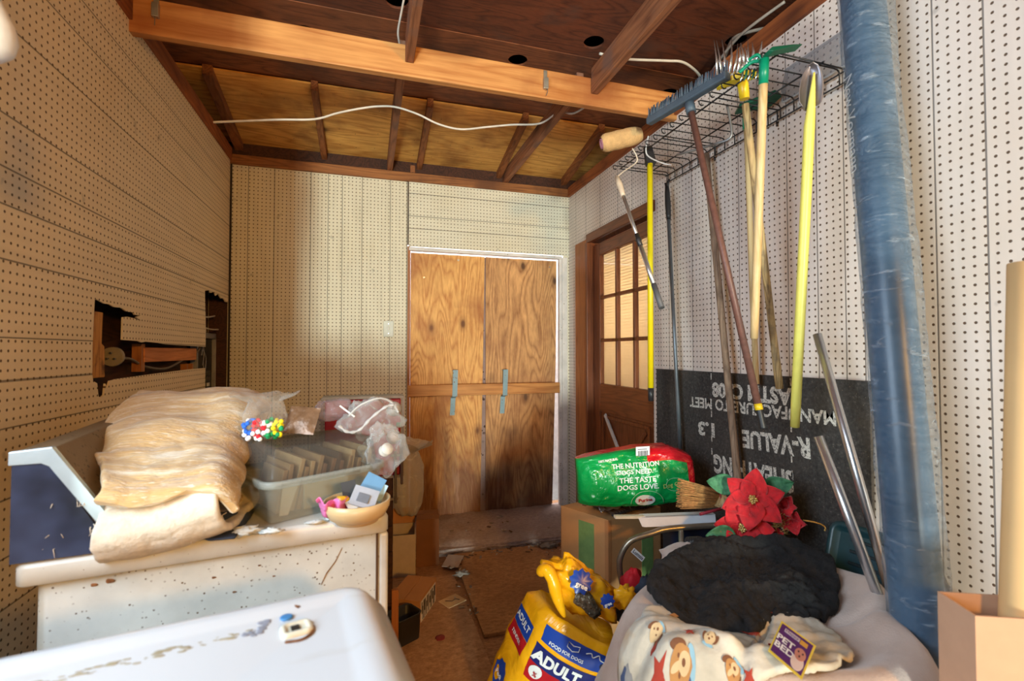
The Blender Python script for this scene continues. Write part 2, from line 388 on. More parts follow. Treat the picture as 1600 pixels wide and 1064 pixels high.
# sloping roof sheathing down to the back plate, nail tips poking through
def shz(y): return ZC - .008 - .20 * (y - 2.95)
b = MB()
b.add([(-1.04, 2.952, shz(2.952)), (2.3, 2.952, shz(2.952)), (2.3, 3.69, shz(3.69)), (-1.04, 3.69, shz(3.69))], [(0, 1, 2, 3)])
b.build('ceiling_slope', m_sheath, solid=.012, off=1, origin=(0, 0, 0), **K)
b = MB()
for x, y in [(-.6 + .13 * i + random.uniform(-.02, .02), yy + random.uniform(-.02, .02)) for i in range(17) for yy in (3.10, 3.34, 3.5)]:
    b.tube([(x, y, shz(y)), (x + random.uniform(-.004, .004), y, shz(y) - .018)], .0012, 5)
b.build('ceiling_nails', simple('nail_steel', (.06, .05, .045), .5, .6), kind='stuff', label='row tips of roofing nails poking through the plywood roof slope', cat='nails')
# cross beam, joists, rafters: each its own timber
MB().box(XL - .02, XR + .02, 2.165, 2.203, 2.515, 2.657).build('trim_5', m_beam, bevel=.004, **K)
def timber(n, x, y0, y1, z0, z1, m=None, w_=.038, dz=0):
    mb = MB(); vs = []
    for y, dd in ((y0, 0), (y1, dz)):
        for zz in (z0, z1):
            for xx in (x, x + w_): vs.append((xx, y, zz + dd))
    mb.add(vs, [(0, 1, 3, 2), (4, 6, 7, 5), (0, 4, 5, 1), (2, 3, 7, 6), (0, 2, 6, 4), (1, 5, 7, 3)])
    return mb.build('trim_%d' % n, m or m_joist, bevel=.003, **K)
timber(6, .150, -.15, 2.16, 2.575, 2.70)
timber(7, 1.062, -.15, 2.16, 2.575, 2.70)
timber(8, .125, 2.205, YB + .05, 2.606, 2.70)
timber(9, 1.005, 2.205, YB + .05, 2.606, 2.70)
for i, (x, ww) in enumerate(((-.87, .05), (-.325, .038), (.338, .038), (.955, .04), (1.50, .045))):
    timber(10 + i, x, 2.93, 3.68, shz(2.93) - .062, shz(2.93) - .002, m_rafter, ww, shz(3.68) - shz(2.93))
MB().box(.29, .325, YB - .02, YB + .06, 2.606, 2.66).build('trim_15', m_rafter, bevel=.002, **K)
# ------------------------------------------------------------------ plywood double door in the back wall
d = thing('door_1', (.88, 3.62, 0), kind='structure')
MB().box(.276, .296, YB - .004, YB + .09, 0, 2.06).build('jamb', m_casing, d, .002)
MB().box(1.478, 1.50, YB - .004, YB + .03, 0, 2.04).build('jamb', m_white_paint, d, .002)
MB().box(1.50, 1.545, YB - .014, YB + .02, 0, 2.045).build('casing', m_white_paint, d, .003)
MB().box(.284, 1.50, YB - .012, YB + .03, 2.03, 2.055).build('head', m_white_paint, d, .003)
yy = YB + .035
p1 = MB().poly([(.302, yy, .02), (.835, yy, .02), (.868, yy, 2.022), (.302, yy, 2.022)], (0, .014, 0)).build('door_panel', m_ply_door_a, d)
p2 = MB().poly([(.880, yy + .003, .02), (1.430, yy + .003, .06), (1.462, yy + .003, 1.2), (1.472, yy + .003, 2.022), (.878, yy + .003, 2.022)], (0, .014, 0)).build('door_panel', m_ply_door_b, d)
p2['label'] = 'darker grey-brown right plywood leaf'
MB().poly([(.828, yy + .018, .02), (.90, yy + .018, .02), (.90, yy + .018, 2.02), (.85, yy + .018, 2.02)], (0, .01, 0)).build('astragal', speckle('flaking_paint', srgb(150, 128, 124), srgb(66, 40, 32), .7, 30, .3), d)
b = MB()
for x, z, r_ in ((.40, 1.84, .012), (.66, 1.985, .017), (1.41, 1.97, .012)): b.tube([(x, yy - .003, z), (x, yy + .002, z)], r_ * .5, 10)
b.build('screw', m_steel, p1)
for x0, m_ in ((.616, 0), (1.008, 1)):
    bk = MB(); y0 = YB + .012
    bk.poly([(x0 - .004, y0 - .034, 1.145), (x0 + .034, y0 - .034, 1.145), (x0 + .028, y0 - .034, .946), (x0 + .024, y0 + .016, .93), (x0 + .018, y0 + .016, .80), (x0 - .018, y0 + .016, .80), (x0 - .012, y0 + .016, .93), (x0 - .009, y0 - .034, .946)], (0, .004, 0))
    bk.box(x0 - .003, x0 + .033, y0 - .029, y0 + .018, 1.138, 1.142)
    for z in (.82, .88): bk.tube([(x0, y0 + .010, z), (x0, y0 + .017, z)], .006, 8)
    bk.build('bracket', m_galv, p2 if m_ else p1, .001)
bar_ = MB().box(.278, 1.476, YB - .018, YB + .012, .952, 1.036).build('wooden_bar', wood('bar_pine', srgb(214, 150, 82), srgb(164, 98, 44), 'x', 20, 14, .6, 2.5, None, 6, .1), bevel=.003,
    label='pine barricade board held across the plywood double door', cat='board')
b = MB().grid(lambda u, v: V((.27 + 1.30 * u, 3.02 + (YB + .06 - 3.02) * v, .055 + .012 * fz(u * 9, v * 3) - .03 * max(0, .12 - v) / .12)), 60, 16)
b.box(.28, 1.56, 3.03, YB + .055, 0, .04)
b.build('trim_16', m_sill, **K)
# ------------------------------------------------------------------ nine-light wooden door in the right wall
d2 = thing('door_2', (1.60, 2.88, 0), kind='structure')
MB().box(XR - .022, XR + .006, 3.235, 3.43, .0, 2.115).build('casing', m_casing, d2, .004)
MB().box(XR - .022, XR + .006, 2.372, 3.235, 2.085, 2.15).build('casing', m_doorwood_h, d2, .004)
MB().box(XR - .03, XR + .10, 3.205, 3.235, 0, 2.085).build('jamb', m_doorwood, d2, .003)
X0, X1 = XR + .02, XR + .055
leaf = MB()
leaf.box(X0, X1, 3.10, 3.20, .02, 2.06).box(X0, X1, 2.36, 2.44, .02, 2.06)
leaf.build('stile', m_doorwood, d2, .003)
lr = MB()
lr.box(X0, X1, 2.44, 3.10, 1.975, 2.06).box(X0, X1, 2.44, 3.10, .86, 1.055).box(X0, X1, 2.44, 3.10, .02, .25)
lr.build('rail', m_doorwood_h, d2, .003)
mu = MB()
for y in (2.648, 2.872): mu.box(X0 + .003, X1 - .003, y - .011, y + .011, 1.055, 1.975)
for z in (1.362, 1.668): mu.box(X0 + .003, X1 - .003, 2.44, 3.10, z - .011, z + .011)
mu.build('muntin', m_doorwood, d2, .002)
pn = MB().box(X0 + .010, X1 - .010, 2.44, 3.10, .25, .86)
pn.bar((X0 + .006, 2.99, .80), (X0 + .006, 2.52, .30), .03, .012, (1, 0, 0)).bar((X0 + .006, 2.99, .30), (X0 + .006, 2.52, .80), .03, .012, (1, 0, 0))
pn.build('lower_panel', m_doorwood, d2, .003)
fr = MB()
for (y0, z0), (y1, z1) in (((3.06, .83), (2.48, .83)), ((3.06, .83), (3.06, .28)), ((2.48, .83), (2.48, .28))): fr.bar((X0 + .003, y0, z0), (X0 + .003, y1, z1), .022, .014, (1, 0, 0))
fr.build('panel_moulding', m_doorwood, d2, .002)
sk = MB().bar((X0 - .004, 3.02, .845), (X0 - .004, 2.82, .62), .028, .008, (1, 0, 0)).build('scuffed_strip', m_white_paint, d2)
g = G('window_glass'); gl = g.n('BsdfGlossy', {'Roughness': .03, 'Color': (1, 1, 1)}).outputs[0]; tr = g.n('BsdfTransparent', {'Color': (.95, .95, .93)}).outputs[0]
mx = g.n('MixShader', {0: .06, 1: tr, 2: gl}).outputs[0]; m_glass = g.end(mx)
for i in range(3):
    for j in range(3):
        y0 = (2.44, 2.659, 2.883)[i]; y1 = (2.637, 2.861, 3.10)[i]; z0 = (1.055, 1.373, 1.679)[j]; z1 = (1.351, 1.657, 1.975)[j]
        MB().box(XR + .036, XR + .039, y0, y1, z0, z1).build('pane', m_glass, d2)
g = G('blind_slat'); df = g.n('BsdfDiffuse', {'Color': (.92, .82, .66)}).outputs[0]; tl = g.n('BsdfTranslucent', {'Color': (.95, .85, .68)}).outputs[0]
m_blind = g.end(g.n('MixShader', {0: .6, 1: df, 2: tl}).outputs[0])
b = MB()
for k in range(52):
    z = 1.0 + k * .0205
    b.bar((XR + .085, 2.38, z), (XR + .085, 3.18, z), .0015, .024, (.25, 0, 1))
b.build('blind_slats', m_blind, thing('window_blind', (XR + .085, 2.8, 1.0), 'cream horizontal slat blind behind the nine panes of the wooden door', 'blind'))
point_light('neighbour_room_lamp', (XR + .62, 2.9, 1.6), 24, .2, (1, .88, .70))
MB().box(-1.5, 3.5, 4.6, 4.62, -.3, 2.6).build('wall_crack_backing', simple('white_backing', (.85, .83, .84), .8), **K)  # unseen white panel added to make the door cracks look bright
area('backing_light', (1.2, 4.0, 3.3), (1.2, 4.6, .6), 1.5, .5, 160, (1, .97, 1))  # added lamp brightening the white panel, standing for outdoor daylight
MB().box(2.28, 2.30, 2.2, 3.75, 0, 2.5).box(XR+.11, 2.3, 2.2, 2.22, 0, 2.5).build('wall_neighbour', simple('cream_paint', (.8, .72, .6), .8), **K)
# ================================================================== WALL CAVITY, FITTINGS
m_cable_dark = simple('old_cable', srgb(110, 98, 86), .6)
m_enamel = speckle('white_enamel', srgb(222, 222, 214), srgb(120, 80, 44), .28, 70, .07, .02)
m_enamel_dirty = speckle('grimy_enamel', srgb(206, 204, 192), srgb(112, 92, 66), .4, 90, .20, .05)
def cable(name, pts, r, m, label, cat='cable', n=6, **kw):
    return MB().tube(spline(pts, n), r, 6).build(name, m, label=label, cat=cat, **kw)
XC = XL - .05
MB().poly([(XL - .010, 1.93, 1.19), (XL - .010, 2.065, 1.19), (XL - .010, 2.06, 1.30), (XL - .010, 2.04, 1.31), (XL - .010, 2.045, 1.42), (XL - .010, 1.93, 1.42)], (-.04, 0, 0)).build('wood_block', wood('stained_block', srgb(206, 146, 70), srgb(140, 84, 36), 'z', 20, 6, .7, 9, (srgb(52, 30, 16), 14), 8), bevel=.003,
    label='stained blond wood block inside the torn wall opening', cat='wood block', kind=None)
pl = thing('cable_plug', (XC, 2.24, 1.25), 'round grey electrical plug hanging inside the torn wall opening', 'plug')
MB().tube([(XC, 2.20, 1.262), (XC, 2.214, 1.262), (XC, 2.225, 1.26), (XC, 2.27, 1.255)], [.036, .038, .034, .016], 24).build('plug_body', simple('grey_rubber', srgb(140, 130, 112), .5, bump=.1), pl)
b = MB()
for dx, dz in ((0, .014), (.012, -.008), (-.012, -.008)): b.tube([(XC + dx, 2.190, 1.262 + dz), (XC + dx, 2.2, 1.262 + dz)], .004, 8)
b.build('prong', m_steel, pl)
MB().tube(spline([(XC, 2.27, 1.255), (XC, 2.36, 1.25), (XC - .01, 2.52, 1.215), (XC, 2.72, 1.20), (XC, 2.95, 1.24), (XC, 3.14, 1.275), (XC, 3.2, 1.30)]), .006, 6).build('cord', m_cable_dark, pl)
MB().box(XC - .03, XC + .01, 2.46, 3.12, 1.235, 1.300).build('blocking_board', wood('orange_pine', srgb(222, 142, 84), srgb(176, 98, 48), 'y', 20, 12, .6), bevel=.003,
    label='short orange pine board wedged level inside the wall opening', cat='board')
MB().box(XC - .03, XC + .005, 2.44, 2.475, 1.195, 1.315).build('trim_17', m_casing, **K)
for i, y in enumerate((3.00, 3.08)): MB().box(XC - .03, XC, y, y + .022, 1.16, 1.215).build('trim_%d' % (18 + i), m_casing, **K)
# open electrical panel
ep = thing('electrical_panel', (XC, 3.36, .88), 'open grey electrical panel box with breakers in the wall corner', 'electrical panel')
b = MB(); y0, y1, z0, z1 = 3.17, 3.54, .88, 1.40
b.box(XC - .055, XC - .05, y0, y1, z0, z1).box(XC - .05, XC - .018, y0, y0 + .018, z0, z1).box(XC - .05, XC - .018, y1 - .014, y1, z0, z1).box(XC - .05, XC - .018, y0, y1, z1 - .035, z1).box(XC - .05, XC - .018, y0, y1, z0, z0 + .02)
b.build('case', m_grey_metal, ep, .002)
MB().box(XC - .049, XC - .04, y0 + .02, y1 - .015, z0 + .02, z1 - .036).build('back_board', simple('dark_backing', (.02, .018, .017), .6), ep)
b = MB()
for k in range(7):
    for j in (0, 1): b.box(XC - .038, XC - .005, 3.235 + j * .075, 3.30 + j * .075, .93 + k * .034, .96 + k * .034)
b.build('breaker', simple('black_bakelite', (.03, .03, .03), .35), ep, .002)
b = MB()
for k in (1, 3, 4): b.box(XC - .004, XC + .002, 3.30, 3.335, .935 + k * .034, .955 + k * .034)
b.build('breaker_tag', simple('white_tag', (.7, .68, .62), .5), ep)
b = MB()
for q in ([(3.22, 1.35), (3.26, 1.28), (3.24, 1.2)], [(3.29, 1.35), (3.24, 1.31), (3.22, 1.26)], [(3.25, 1.22), (3.27, 1.12), (3.25, 1.05)], [(3.23, 1.30), (3.30, 1.24), (3.28, 1.14)]):
    b.tube(spline([(XC - .01, y, z) for y, z in q]), .003, 6)
b.build('breaker_wire', m_grey_metal, ep)
for i, q in enumerate(([(3.12, 1.56), (3.18, 1.50), (3.30, 1.49), (3.48, 1.51)], [(3.13, 1.51), (3.2, 1.44), (3.33, 1.42), (3.52, 1.425)], [(3.13, 1.60), (3.15, 1.5), (3.22, 1.42), (3.24, 1.40)])):
    cable('cable', [(XC + .01 * i, y, z) for y, z in q], .005, m_wire_grey, ('upper grey cable curving above the open electrical panel', 'lower grey cable looping above the open electrical panel', 'grey cable dropping into the top of the electrical panel')[i])
ep.location.y += .055
# light switch on the back wall
sw = thing('light_switch', (.142, YB, 1.39), 'pale toggle light switch plate on the back pegboard wall', 'light switch')
MB().box(.107, .177, YB - .006, YB, 1.392, 1.506).build('switch_plate', simple('switch_plastic', srgb(200, 205, 196), .4), sw, .003)
MB().box(.137, .147, YB - .018, YB - .004, 1.438, 1.462).build('toggle', simple('switch_toggle', (.75, .75, .7), .4), sw, .002)
b = MB()
for z in (1.415, 1.484): b.tube([(.142, YB - .0075, z), (.142, YB - .005, z)], .0035, 10)
b.build('screw', m_steel, sw)
# metal hooks screwed to the cross beam
def beam_hook(x, z, label, s=1):
    t = thing('metal_catch', (x, 2.16, z), label, 'catch'); b = MB()
    b.box(x - .009, x + .009, 2.158, 2.165, z + .03, z + .075 * s); b.box(x - .012, x + .012, 2.146, 2.165, z - .02, z + .035)
    b.build('plate', simple('zinc', srgb(176, 172, 160), .4, .7, .2), t, .002)
    MB().tube(spline([(x, 2.15, z - .02), (x + .004, 2.14, z - .035), (x, 2.15, z - .055)]), .0018, 6).build('hook', m_cable_dark, t)
beam_hook(.818, 2.575, 'small zinc catch screwed to the middle of the lit cross beam')
beam_hook(-.80, 2.60, 'small zinc catch on the shaded left end of the cross beam', .8)
# cables stapled under the roof
cable('ceiling_cable', [(-.72, 2.6, 2.385), (-.45, 2.6, 2.435), (-.27, 2.6, 2.463), (-.16, 2.6, 2.51), (-.056, 2.6, 2.548), (.04, 2.6, 2.575), (.135, 2.6, 2.585), (.25, 2.6, 2.563), (.36, 2.6, 2.525), (.484, 2.6, 2.513), (.63, 2.6, 2.545), (.78, 2.6, 2.579), (.95, 2.6, 2.61), (1.03, 2.5, 2.64), (1.1, 2.45, 2.62), (1.17, 2.35, 2.66), (1.19, 2.3, 2.75)], .0058, m_wire, 'long off-white cable sagging under the roof between left wall and right joist')
cable('ceiling_cable', [(.145, 2.08, 2.84), (.128, 2.13, 2.76), (.118, 2.16, 2.70), (.13, 2.22, 2.66), (.115, 2.3, 2.60), (.11, 2.38, 2.62)], .005, m_wire_grey, 'thin grey cable running down beside the left ceiling joist')
cable('ceiling_cable', [(1.12, 2.18, 2.80), (1.262, 2.184, 2.80), (1.478, 2.136, 2.80), (1.56, 2.12, 2.80), (1.643, 2.146, 2.80), (1.74, 2.2, 2.80), (1.821, 2.252, 2.78)], .007, m_wire, 'beige cable crossing the dark roof deck right of the right joist')
cable('ceiling_cable', [(1.80, 2.16, 2.74), (1.817, 2.124, 2.80), (1.744, 2.0, 2.81), (1.70, 1.90, 2.81), (1.723, 1.827, 2.80), (1.842, 1.722, 2.80), (1.9, 1.6, 2.82)], .008, m_wire_grey, 'upper grey cable arching over the dark vent hole above the right wall')
cable('ceiling_cable', [(1.70, 2.08, 2.72), (1.68, 1.96, 2.75), (1.66, 1.83, 2.76), (1.66, 1.72, 2.76), (1.70, 1.6, 2.78)], .007, m_wire_grey, 'lower grey cable lying along the brown plate above the right wall')
# frosted bulb
bl = thing('light_bulb', (-.535, .88, 1.70), 'white frosted light bulb at upper left edge in front of left wall', 'light bulb')
MB().lathe([(.0, 0), (.018, .002), (.029, .014), (.033, .032), (.030, .052), (.022, .072), (.014, .088), (.013, .096)], (-.535, .88, 1.708), 24).build('glass_globe', simple('frosted_glass', (.85, .84, .82), .35), bl)
MB().lathe([(.0135, .0), (.0135, .03), (.006, .036)], (-.535, .88, 1.80), 16).build('screw_base', m_steel, bl)
MB().tube([(-.535, .88, 1.83), (-.535, .88, 1.87)], .022, 16).tube(spline([(-.535, .88, 1.87), (-.54, .88, 2.2), (-.56, .9, 2.84)]), .003, 6).build('lamp_holder', simple('black_holder', (.02, .02, .02), .4), bl)

# ================================================================== LAUNDRY MACHINES
def rrect(w_, h_, r, inset, n=8, x0=0, y0=0):
    r = max(.004, r - inset); x1 = x0 + w_ - inset; y1 = y0 + h_ - inset; x0 += inset; y0 += inset; o = []
    for cx, cy, a in ((x1 - r, y0 + r, -90), (x1 - r, y1 - r, 0), (x0 + r, y1 - r, 90), (x0 + r, y0 + r, 180)):
        for k in range(n + 1):
            t = R(a + 90 * k / n); o.append((cx + r * math.cos(t), cy + r * math.sin(t)))
    return o
def rloft(mb, w_, h_, r, prof, T=None, cap=True, mi=0, n=8, bottom=False):
    L = [[(x, y, z) for x, y in rrect(w_, h_, r, i, n)] for i, z in prof]; m = len(L[0])
    vs = [p for l in L for p in l]; fs = []
    for a in range(len(L) - 1):
        for k in range(m): l = (k + 1) % m; fs.append((a * m + k, a * m + l, (a + 1) * m + l, (a + 1) * m + k))
    mb.add(vs, fs, mi, True, T)
    if cap: mb.add(L[-1], [list(range(m))], mi, False, T)
    if bottom: mb.add(L[0], [list(range(m))[::-1]], mi, False, T)
    return mb
T1 = frame((-.65, 1.163, 0), 8.1)
w1 = thing('clothes_dryer', T1 @ V((.35, .33, 0)), 'grimy white dryer standing against the left wall, loaded with clutter', 'dryer')
rloft(MB(), .675, .63, .02, [(0, .03), (0, .830)], T1 @ Matrix.Translation((.03, .012, 0))).build('cabinet', m_enamel_dirty, w1)
rloft(MB(), .712, .66, .022, [(.006, .824), (0, .828), (0, .860), (.004, .867), (.012, .870)], T1, bottom=True).build('top_panel', m_enamel, w1)
b = MB().box(.688, .712, .010, .62, .03, .822, T=T1)
b.build('front_panel', m_enamel, w1, .008, 3)
MB().box(.681, .687, .010, .016, .03, .822, T=T1).build('panel_seam', simple('rusty_seam', srgb(92, 66, 40), .8), w1)
b = MB()
for x, y in ((.06, .05), (.65, .05), (.06, .6), (.65, .6)): b.lathe([(.022, 0), (.022, .02), (.01, .03), (.01, .04)], (0, 0, 0), 16, T=T1 @ Matrix.Translation((x, y, 0)))
b.build('levelling_foot', simple('black_foot', (.02, .02, .02), .6), w1)
# rust streak down the side panel
g = G('rust'); m_rust = g.end(g.bsdf(g.ramp(g.noise(60, 4), [(.3, srgb(92, 54, 24)), (.7, srgb(160, 110, 66))]), .8))
b = MB()
for i, q in enumerate(([(.60, .80), (.585, .77), (.565, .745), (.553, .72)],)):
    b.tube([T1 @ V((x, .0115, z)) for x, z in q], [.0007, .0009, .0012, .0007], 5)
for x, z, s_ in ((.12, .806, .006), (.145, .809, .008), (.33, .78, .004), (.42, .79, .003), (.37, .74, .004), (.45, .76, .003)):
    b.ball(T1 @ V((x, .0118, z)), s_, 8, (1.5, .06, .6))
b.build('rust_mark', m_rust, w1)
# console at the wall side: profile in local xz, running along y
g = G('smoked_console_end'); x = g.sep()
m_cons_end = g.end(g.bsdf(g.ramp(g.noise(6, 3), [(.35, srgb(34, 38, 52)), (.65, srgb(72, 84, 116))]), .22))
m_cons_face = speckle('dusty_console_face', srgb(124, 102, 74), srgb(70, 54, 38), .6, 90, .3)
m_trim_chrome = simple('pale_blue_chrome', srgb(196, 214, 222), .25, .35, .08)
prof = [(-.008, .871), (-.008, 1.085), (.055, 1.09), (.160, .915), (.150, .871)]
MB().poly([T1 @ V((x, .01, z)) for x, z in prof], T1.to_3x3() @ V((0, .62, 0))).build('console', m_cons_face, w1, .004)
MB().poly([T1 @ V((x, .002, z)) for x, z in [(-.004, .873), (-.004, 1.068), (.044, 1.068), (.058, 1.05), (.138, .905), (.120, .873)]], T1.to_3x3() @ V((0, .008, 0))).build('console_end_cap', m_cons_end, w1)
MB().poly([T1 @ V((x, -.002, z)) for x, z in [(-.008, 1.062), (-.008, 1.088), (.056, 1.093), (.164, .918), (.148, .902), (.052, 1.055), (.040, 1.062)]], T1.to_3x3() @ V((0, .014, 0))).build('console_trim', m_trim_chrome, w1, .002)

T2 = frame((-.012, .888, 0), 9.5) @ Matrix.Translation((-.69, -.66, 0))
w2 = thing('washing_machine', T2 @ V((.34, .33, 0)), 'white washing machine with rounded top corners nearest the camera', 'washing machine')
g = G('gloss_enamel'); x = g.sep()
c = g.mix(g.rng(g.noise(3.5, 5, v=g.map((1, 4, 1))), .60, .74, 0, .30), srgb(218, 222, 224), srgb(170, 152, 112))
m_en2 = g.end(g.bsdf(c, .16, 0, Coat_Weight=.3))
rloft(MB(), .68, .65, .055, [(.006, .03), (.004, .84)], T2, cap=False).build('cabinet', m_en2, w2)
rloft(MB(), .725, .665, .070, [(.004, .825), (0, .832), (0, .846), (.004, .856), (.030, .885), (.038, .890), (.050, .892), (.062, .891), (.074, .887), (.084, .885), (.30, .884)], T2, n=12).build('top_panel', m_en2, w2)
# lid hinge socket, blue bushing and wear marks near the corner
def t2(px, py, z): return V((px, py, z))
sk_ = frame((-.115, .745, .885), 14)
b = MB(); rloft(b, .042, .036, .010, [(0, 0), (0, .003), (.003, .006), (.007, .006), (.008, .003)], sk_ @ Matrix.Translation((0, -.018, 0)))
b.build('hinge_socket', simple('cream_plastic', srgb(226, 222, 200), .4), w2)
MB().box(.014, .025, -.006, .006, .0035, .005, T=sk_).build('socket_hole', simple('dark_hole', (.02, .015, .01), .8), w2)
MB().lathe([(.0085, 0), (.009, .002), (.007, .003), (.0035, .0025), (.0, .0035)], (-.113, .787, .8855), 20).build('bushing', simple('blue_bushing', srgb(70, 140, 200), .4), w2)
b = MB().tube(spline([(-.132, .808, .888), (-.122, .814, .8885), (-.108, .815, .889), (-.098, .808, .8885)]), [.003] * 25, 6, flat=.6)
b.tube(spline([(-.105, .722, .8862), (-.085, .722, .8862), (-.073, .735, .8862), (-.073, .752, .8862)]), [.0026] * 25, 6, flat=.5)
b.build('rust_ring', m_rust, w2)
b = MB()
for k in range(26):
    b.ball((-.150 + random.uniform(-.014, .012), .772 + random.uniform(-.020, .016), .8855), random.uniform(.0015, .005), 6, (1.4, 1, .12))
b.build('scuff', simple('grey_scuff', srgb(150, 154, 166), .6), w2)

b = MB()
for k in range(60):
    u = k / 59; b.ball((-.40 + .24 * u + random.uniform(-.008, .008), .712 + .052 * u + random.uniform(-.008, .008), .8850), random.uniform(.002, .007) * (.5 + abs(nz(k * .3))), 6, (1.8, .8, .05))
b.build('stain', simple('tea_stain', srgb(176, 164, 134), .6), w2, kind='stuff')

# ================================================================== ON THE DRYER
g = G('rug_pile'); x = g.sep()
st = g.noise(9, 4, v=g.map((.5, 4.2, 3.0))); fine = g.noise(120, 3, v=g.map((.4, 2, 2)))
c = g.ramp(st, [(.32, srgb(232, 218, 196)), (.42, srgb(214, 186, 142)), (.54, srgb(204, 164, 106)), (.68, srgb(186, 160, 130))])
c = g.mix(g.rng(g.noise(5, 3), .55, .7, 0, .5), c, srgb(130, 100, 70))
c = g.mix(g.rng(g.noise(150, 3, v=g.map((.25, 1, 1))), .58, .68, 0, .5), c, srgb(246, 236, 222))
m_rug = g.end(g.bsdf(c, .95, 0, g.bump(fine, .7, .006), Sheen_Weight=.3))
m_rug_under = simple('rug_backing', srgb(226, 212, 190), .95, 0, .12, 70, .6, 120)
def sheet_path(path, n=10):
    return spline([V((0, a, b_)) for a, b_ in path], n)
def swept(name, path, xl, xr, mats, parent, th=.016, nx=26, amp=.006, dropl=0, dropr=0, seed=0, key=None, tilt=0):
    P = sheet_path(path); mb = MB(); vs = []; m = len(P)
    for i, p in enumerate(P):
        t = i / (m - 1)
        for j in range(nx):
            v = j / (nx - 1); l_ = max(xl(t), -.515 - .55 * max(0, p.y - 1.19)); x = l_ + (xr(t) - l_) * v
            q = V((x, p.y, p.z + tilt * (v - .5) - dropr * max(0, (v - .80) / .20) ** 2))
            q.z += amp * 2 * fz(x * 6 + seed, p.y * 6, seed) - min(.11, dropl * max(0, .25 - v) ** 2 * 4 * max(0, min(1, (1.75 - p.y) * 3)) * (1 if t < .62 else 0))
            q.y += amp * 2.4 * fz(x * 5, p.z * 9, seed + 5)
            q.x += amp * 1.5 * fz(p.y * 9, p.z * 9 + j * .0, seed + 9)
            vs.append(q)
    fs = [(i * nx + j, (i + 1) * nx + j, (i + 1) * nx + j + 1, i * nx + j + 1) for i in range(m - 1) for j in range(nx - 1)]
    mb.add(vs, fs, 0, True)
    o = mb.build(name, mats, parent, solid=th, sub=1, fix=False); o.modifiers['solid'].material_offset = 1; o.modifiers['solid'].offset = 1
    return o
rg = thing('folded_rug', (-.48, 1.5, .875), 'thick golden and white shaggy rug folded on the dryer', 'rug')
swept('pile_layer', [(1.88, .96), (1.90, 1.06), (1.85, 1.125), (1.70, 1.135), (1.5, 1.085), (1.34, 1.03), (1.245, 1.005), (1.195, .988), (1.178, .972)],
      lambda t: -.69 + .055 * max(0, t - .3) + (.03 if t < .1 else 0), lambda t: -.35 + .075 * t + .0 * t, [m_rug, m_rug_under], rg, .022, 34, .011, .30, .045, 1)
swept('under_flap', [(1.75, 1.03), (1.55, 1.00), (1.38, .985), (1.25, .965), (1.195, .952), (1.172, .925), (1.178, .893), (1.21, .880), (1.30, .884), (1.5, .90)],
      lambda t: -.60 + .06 * t, lambda t: -.33 + .06 * t, [m_rug_under, m_rug_under], rg, .018, 26, .008, .0, 0, 7, tilt=.035)
swept('under_flap', [(1.86, 1.06), (1.66, 1.045), (1.45, .985), (1.32, .945), (1.26, .93), (1.25, .915), (1.3, .905), (1.5, .92)],
      lambda t: -.64 + .02 * t, lambda t: -.36 + .06 * t, [m_rug_under, m_rug], rg, .024, 24, .008, .0, .01, 13)
b = MB()
for k in range(90):
    u_ = random.random(); x_ = -.60 + .31 * u_; y_ = 1.19 + random.uniform(-.01, .015); z_ = random.choice([.93, .985, .90]) + random.uniform(-.008, .008)
    b.tube([(x_, y_, z_), (x_ + random.uniform(-.008, .008), y_ - .008, z_ - random.uniform(.002, .012)), (x_ + random.uniform(-.01, .01), y_ - .012, z_ - random.uniform(.01, .022))], [.0012, .001, .0004], 4)
b.build('fringe', m_rug_under, rg, kind='stuff')
# dark jeans-coloured cloth under the rug
g = G('navy_cloth'); m_navy = g.end(g.bsdf(g.ramp(g.noise(14, 5), [(.3, srgb(26, 32, 44)), (.7, srgb(60, 70, 88))]), .9, 0, g.bump(g.noise(60, 5), .4, .006)))
MB().grid(lambda u, v: V((-.485 + .21 * u, 1.185 + .28 * v, .873 + max(0, .032 * math.sin(math.pi * u) ** .5 * math.sin(math.pi * min(1, v * 1.5)) + .01 * fz(u * 5, v * 5)) * (1 if 0 < u < 1 else 0))), 30, 30).build('dark_sheet', m_navy, label='dark navy cloth crumpled under the folded rug', cat='cloth', solid=.003, off=1)

g = G('frosted_tote'); tr = g.n('BsdfTransparent', {'Color': (.93, .95, .94)}).outputs[0]
pb = g.bsdf(srgb(206, 212, 206), .25, 0)
m_frost = g.end(g.n('MixShader', {0: .30, 1: tr, 2: pb}).outputs[0])
g = G('clear_lid'); tr = g.n('BsdfTransparent', {'Color': (.80, .78, .74)}).outputs[0]
pb = g.bsdf(srgb(190, 192, 186), .08, 0)
m_lid = g.end(g.n('MixShader', {0: .07, 1: tr, 2: pb}).outputs[0])
def film(name, op, col=(.9, .9, .9), rough=.12, bump=.8, bs=26, tint=(.96, .96, .95)):
    g = G(name); tr = g.n('BsdfTransparent', {'Color': tint}).outputs[0]
    h = g.noise(bs, 4, dist=.8); pb = g.bsdf(col, rough, 0, g.bump(h, bump, .01))
    f = g.math('ADD', op, g.math('MULTIPLY', g.n('LayerWeight', {0: .35}).outputs[1], .40))
    f = g.math('ADD', f, g.rng(g.noise(bs * .7, 3, dist=1.2), .57, .66, 0, .22))
    return g.end(g.n('MixShader', {0: f, 1: tr, 2: pb}).outputs[0])
m_film = film('clear_plastic_bag', .10, srgb(226, 226, 222), .08, .5, 12)
m_film_grey = film('cloudy_plastic_bag', .42, srgb(216, 212, 208), .15, .6, 14)
TT = frame((-.222, 1.245, .8712), 30)
tt = thing('plastic_tote', TT @ V((.16, .12, 0)), 'frosted clear plastic storage tote with lid on the dryer', 'storage box')
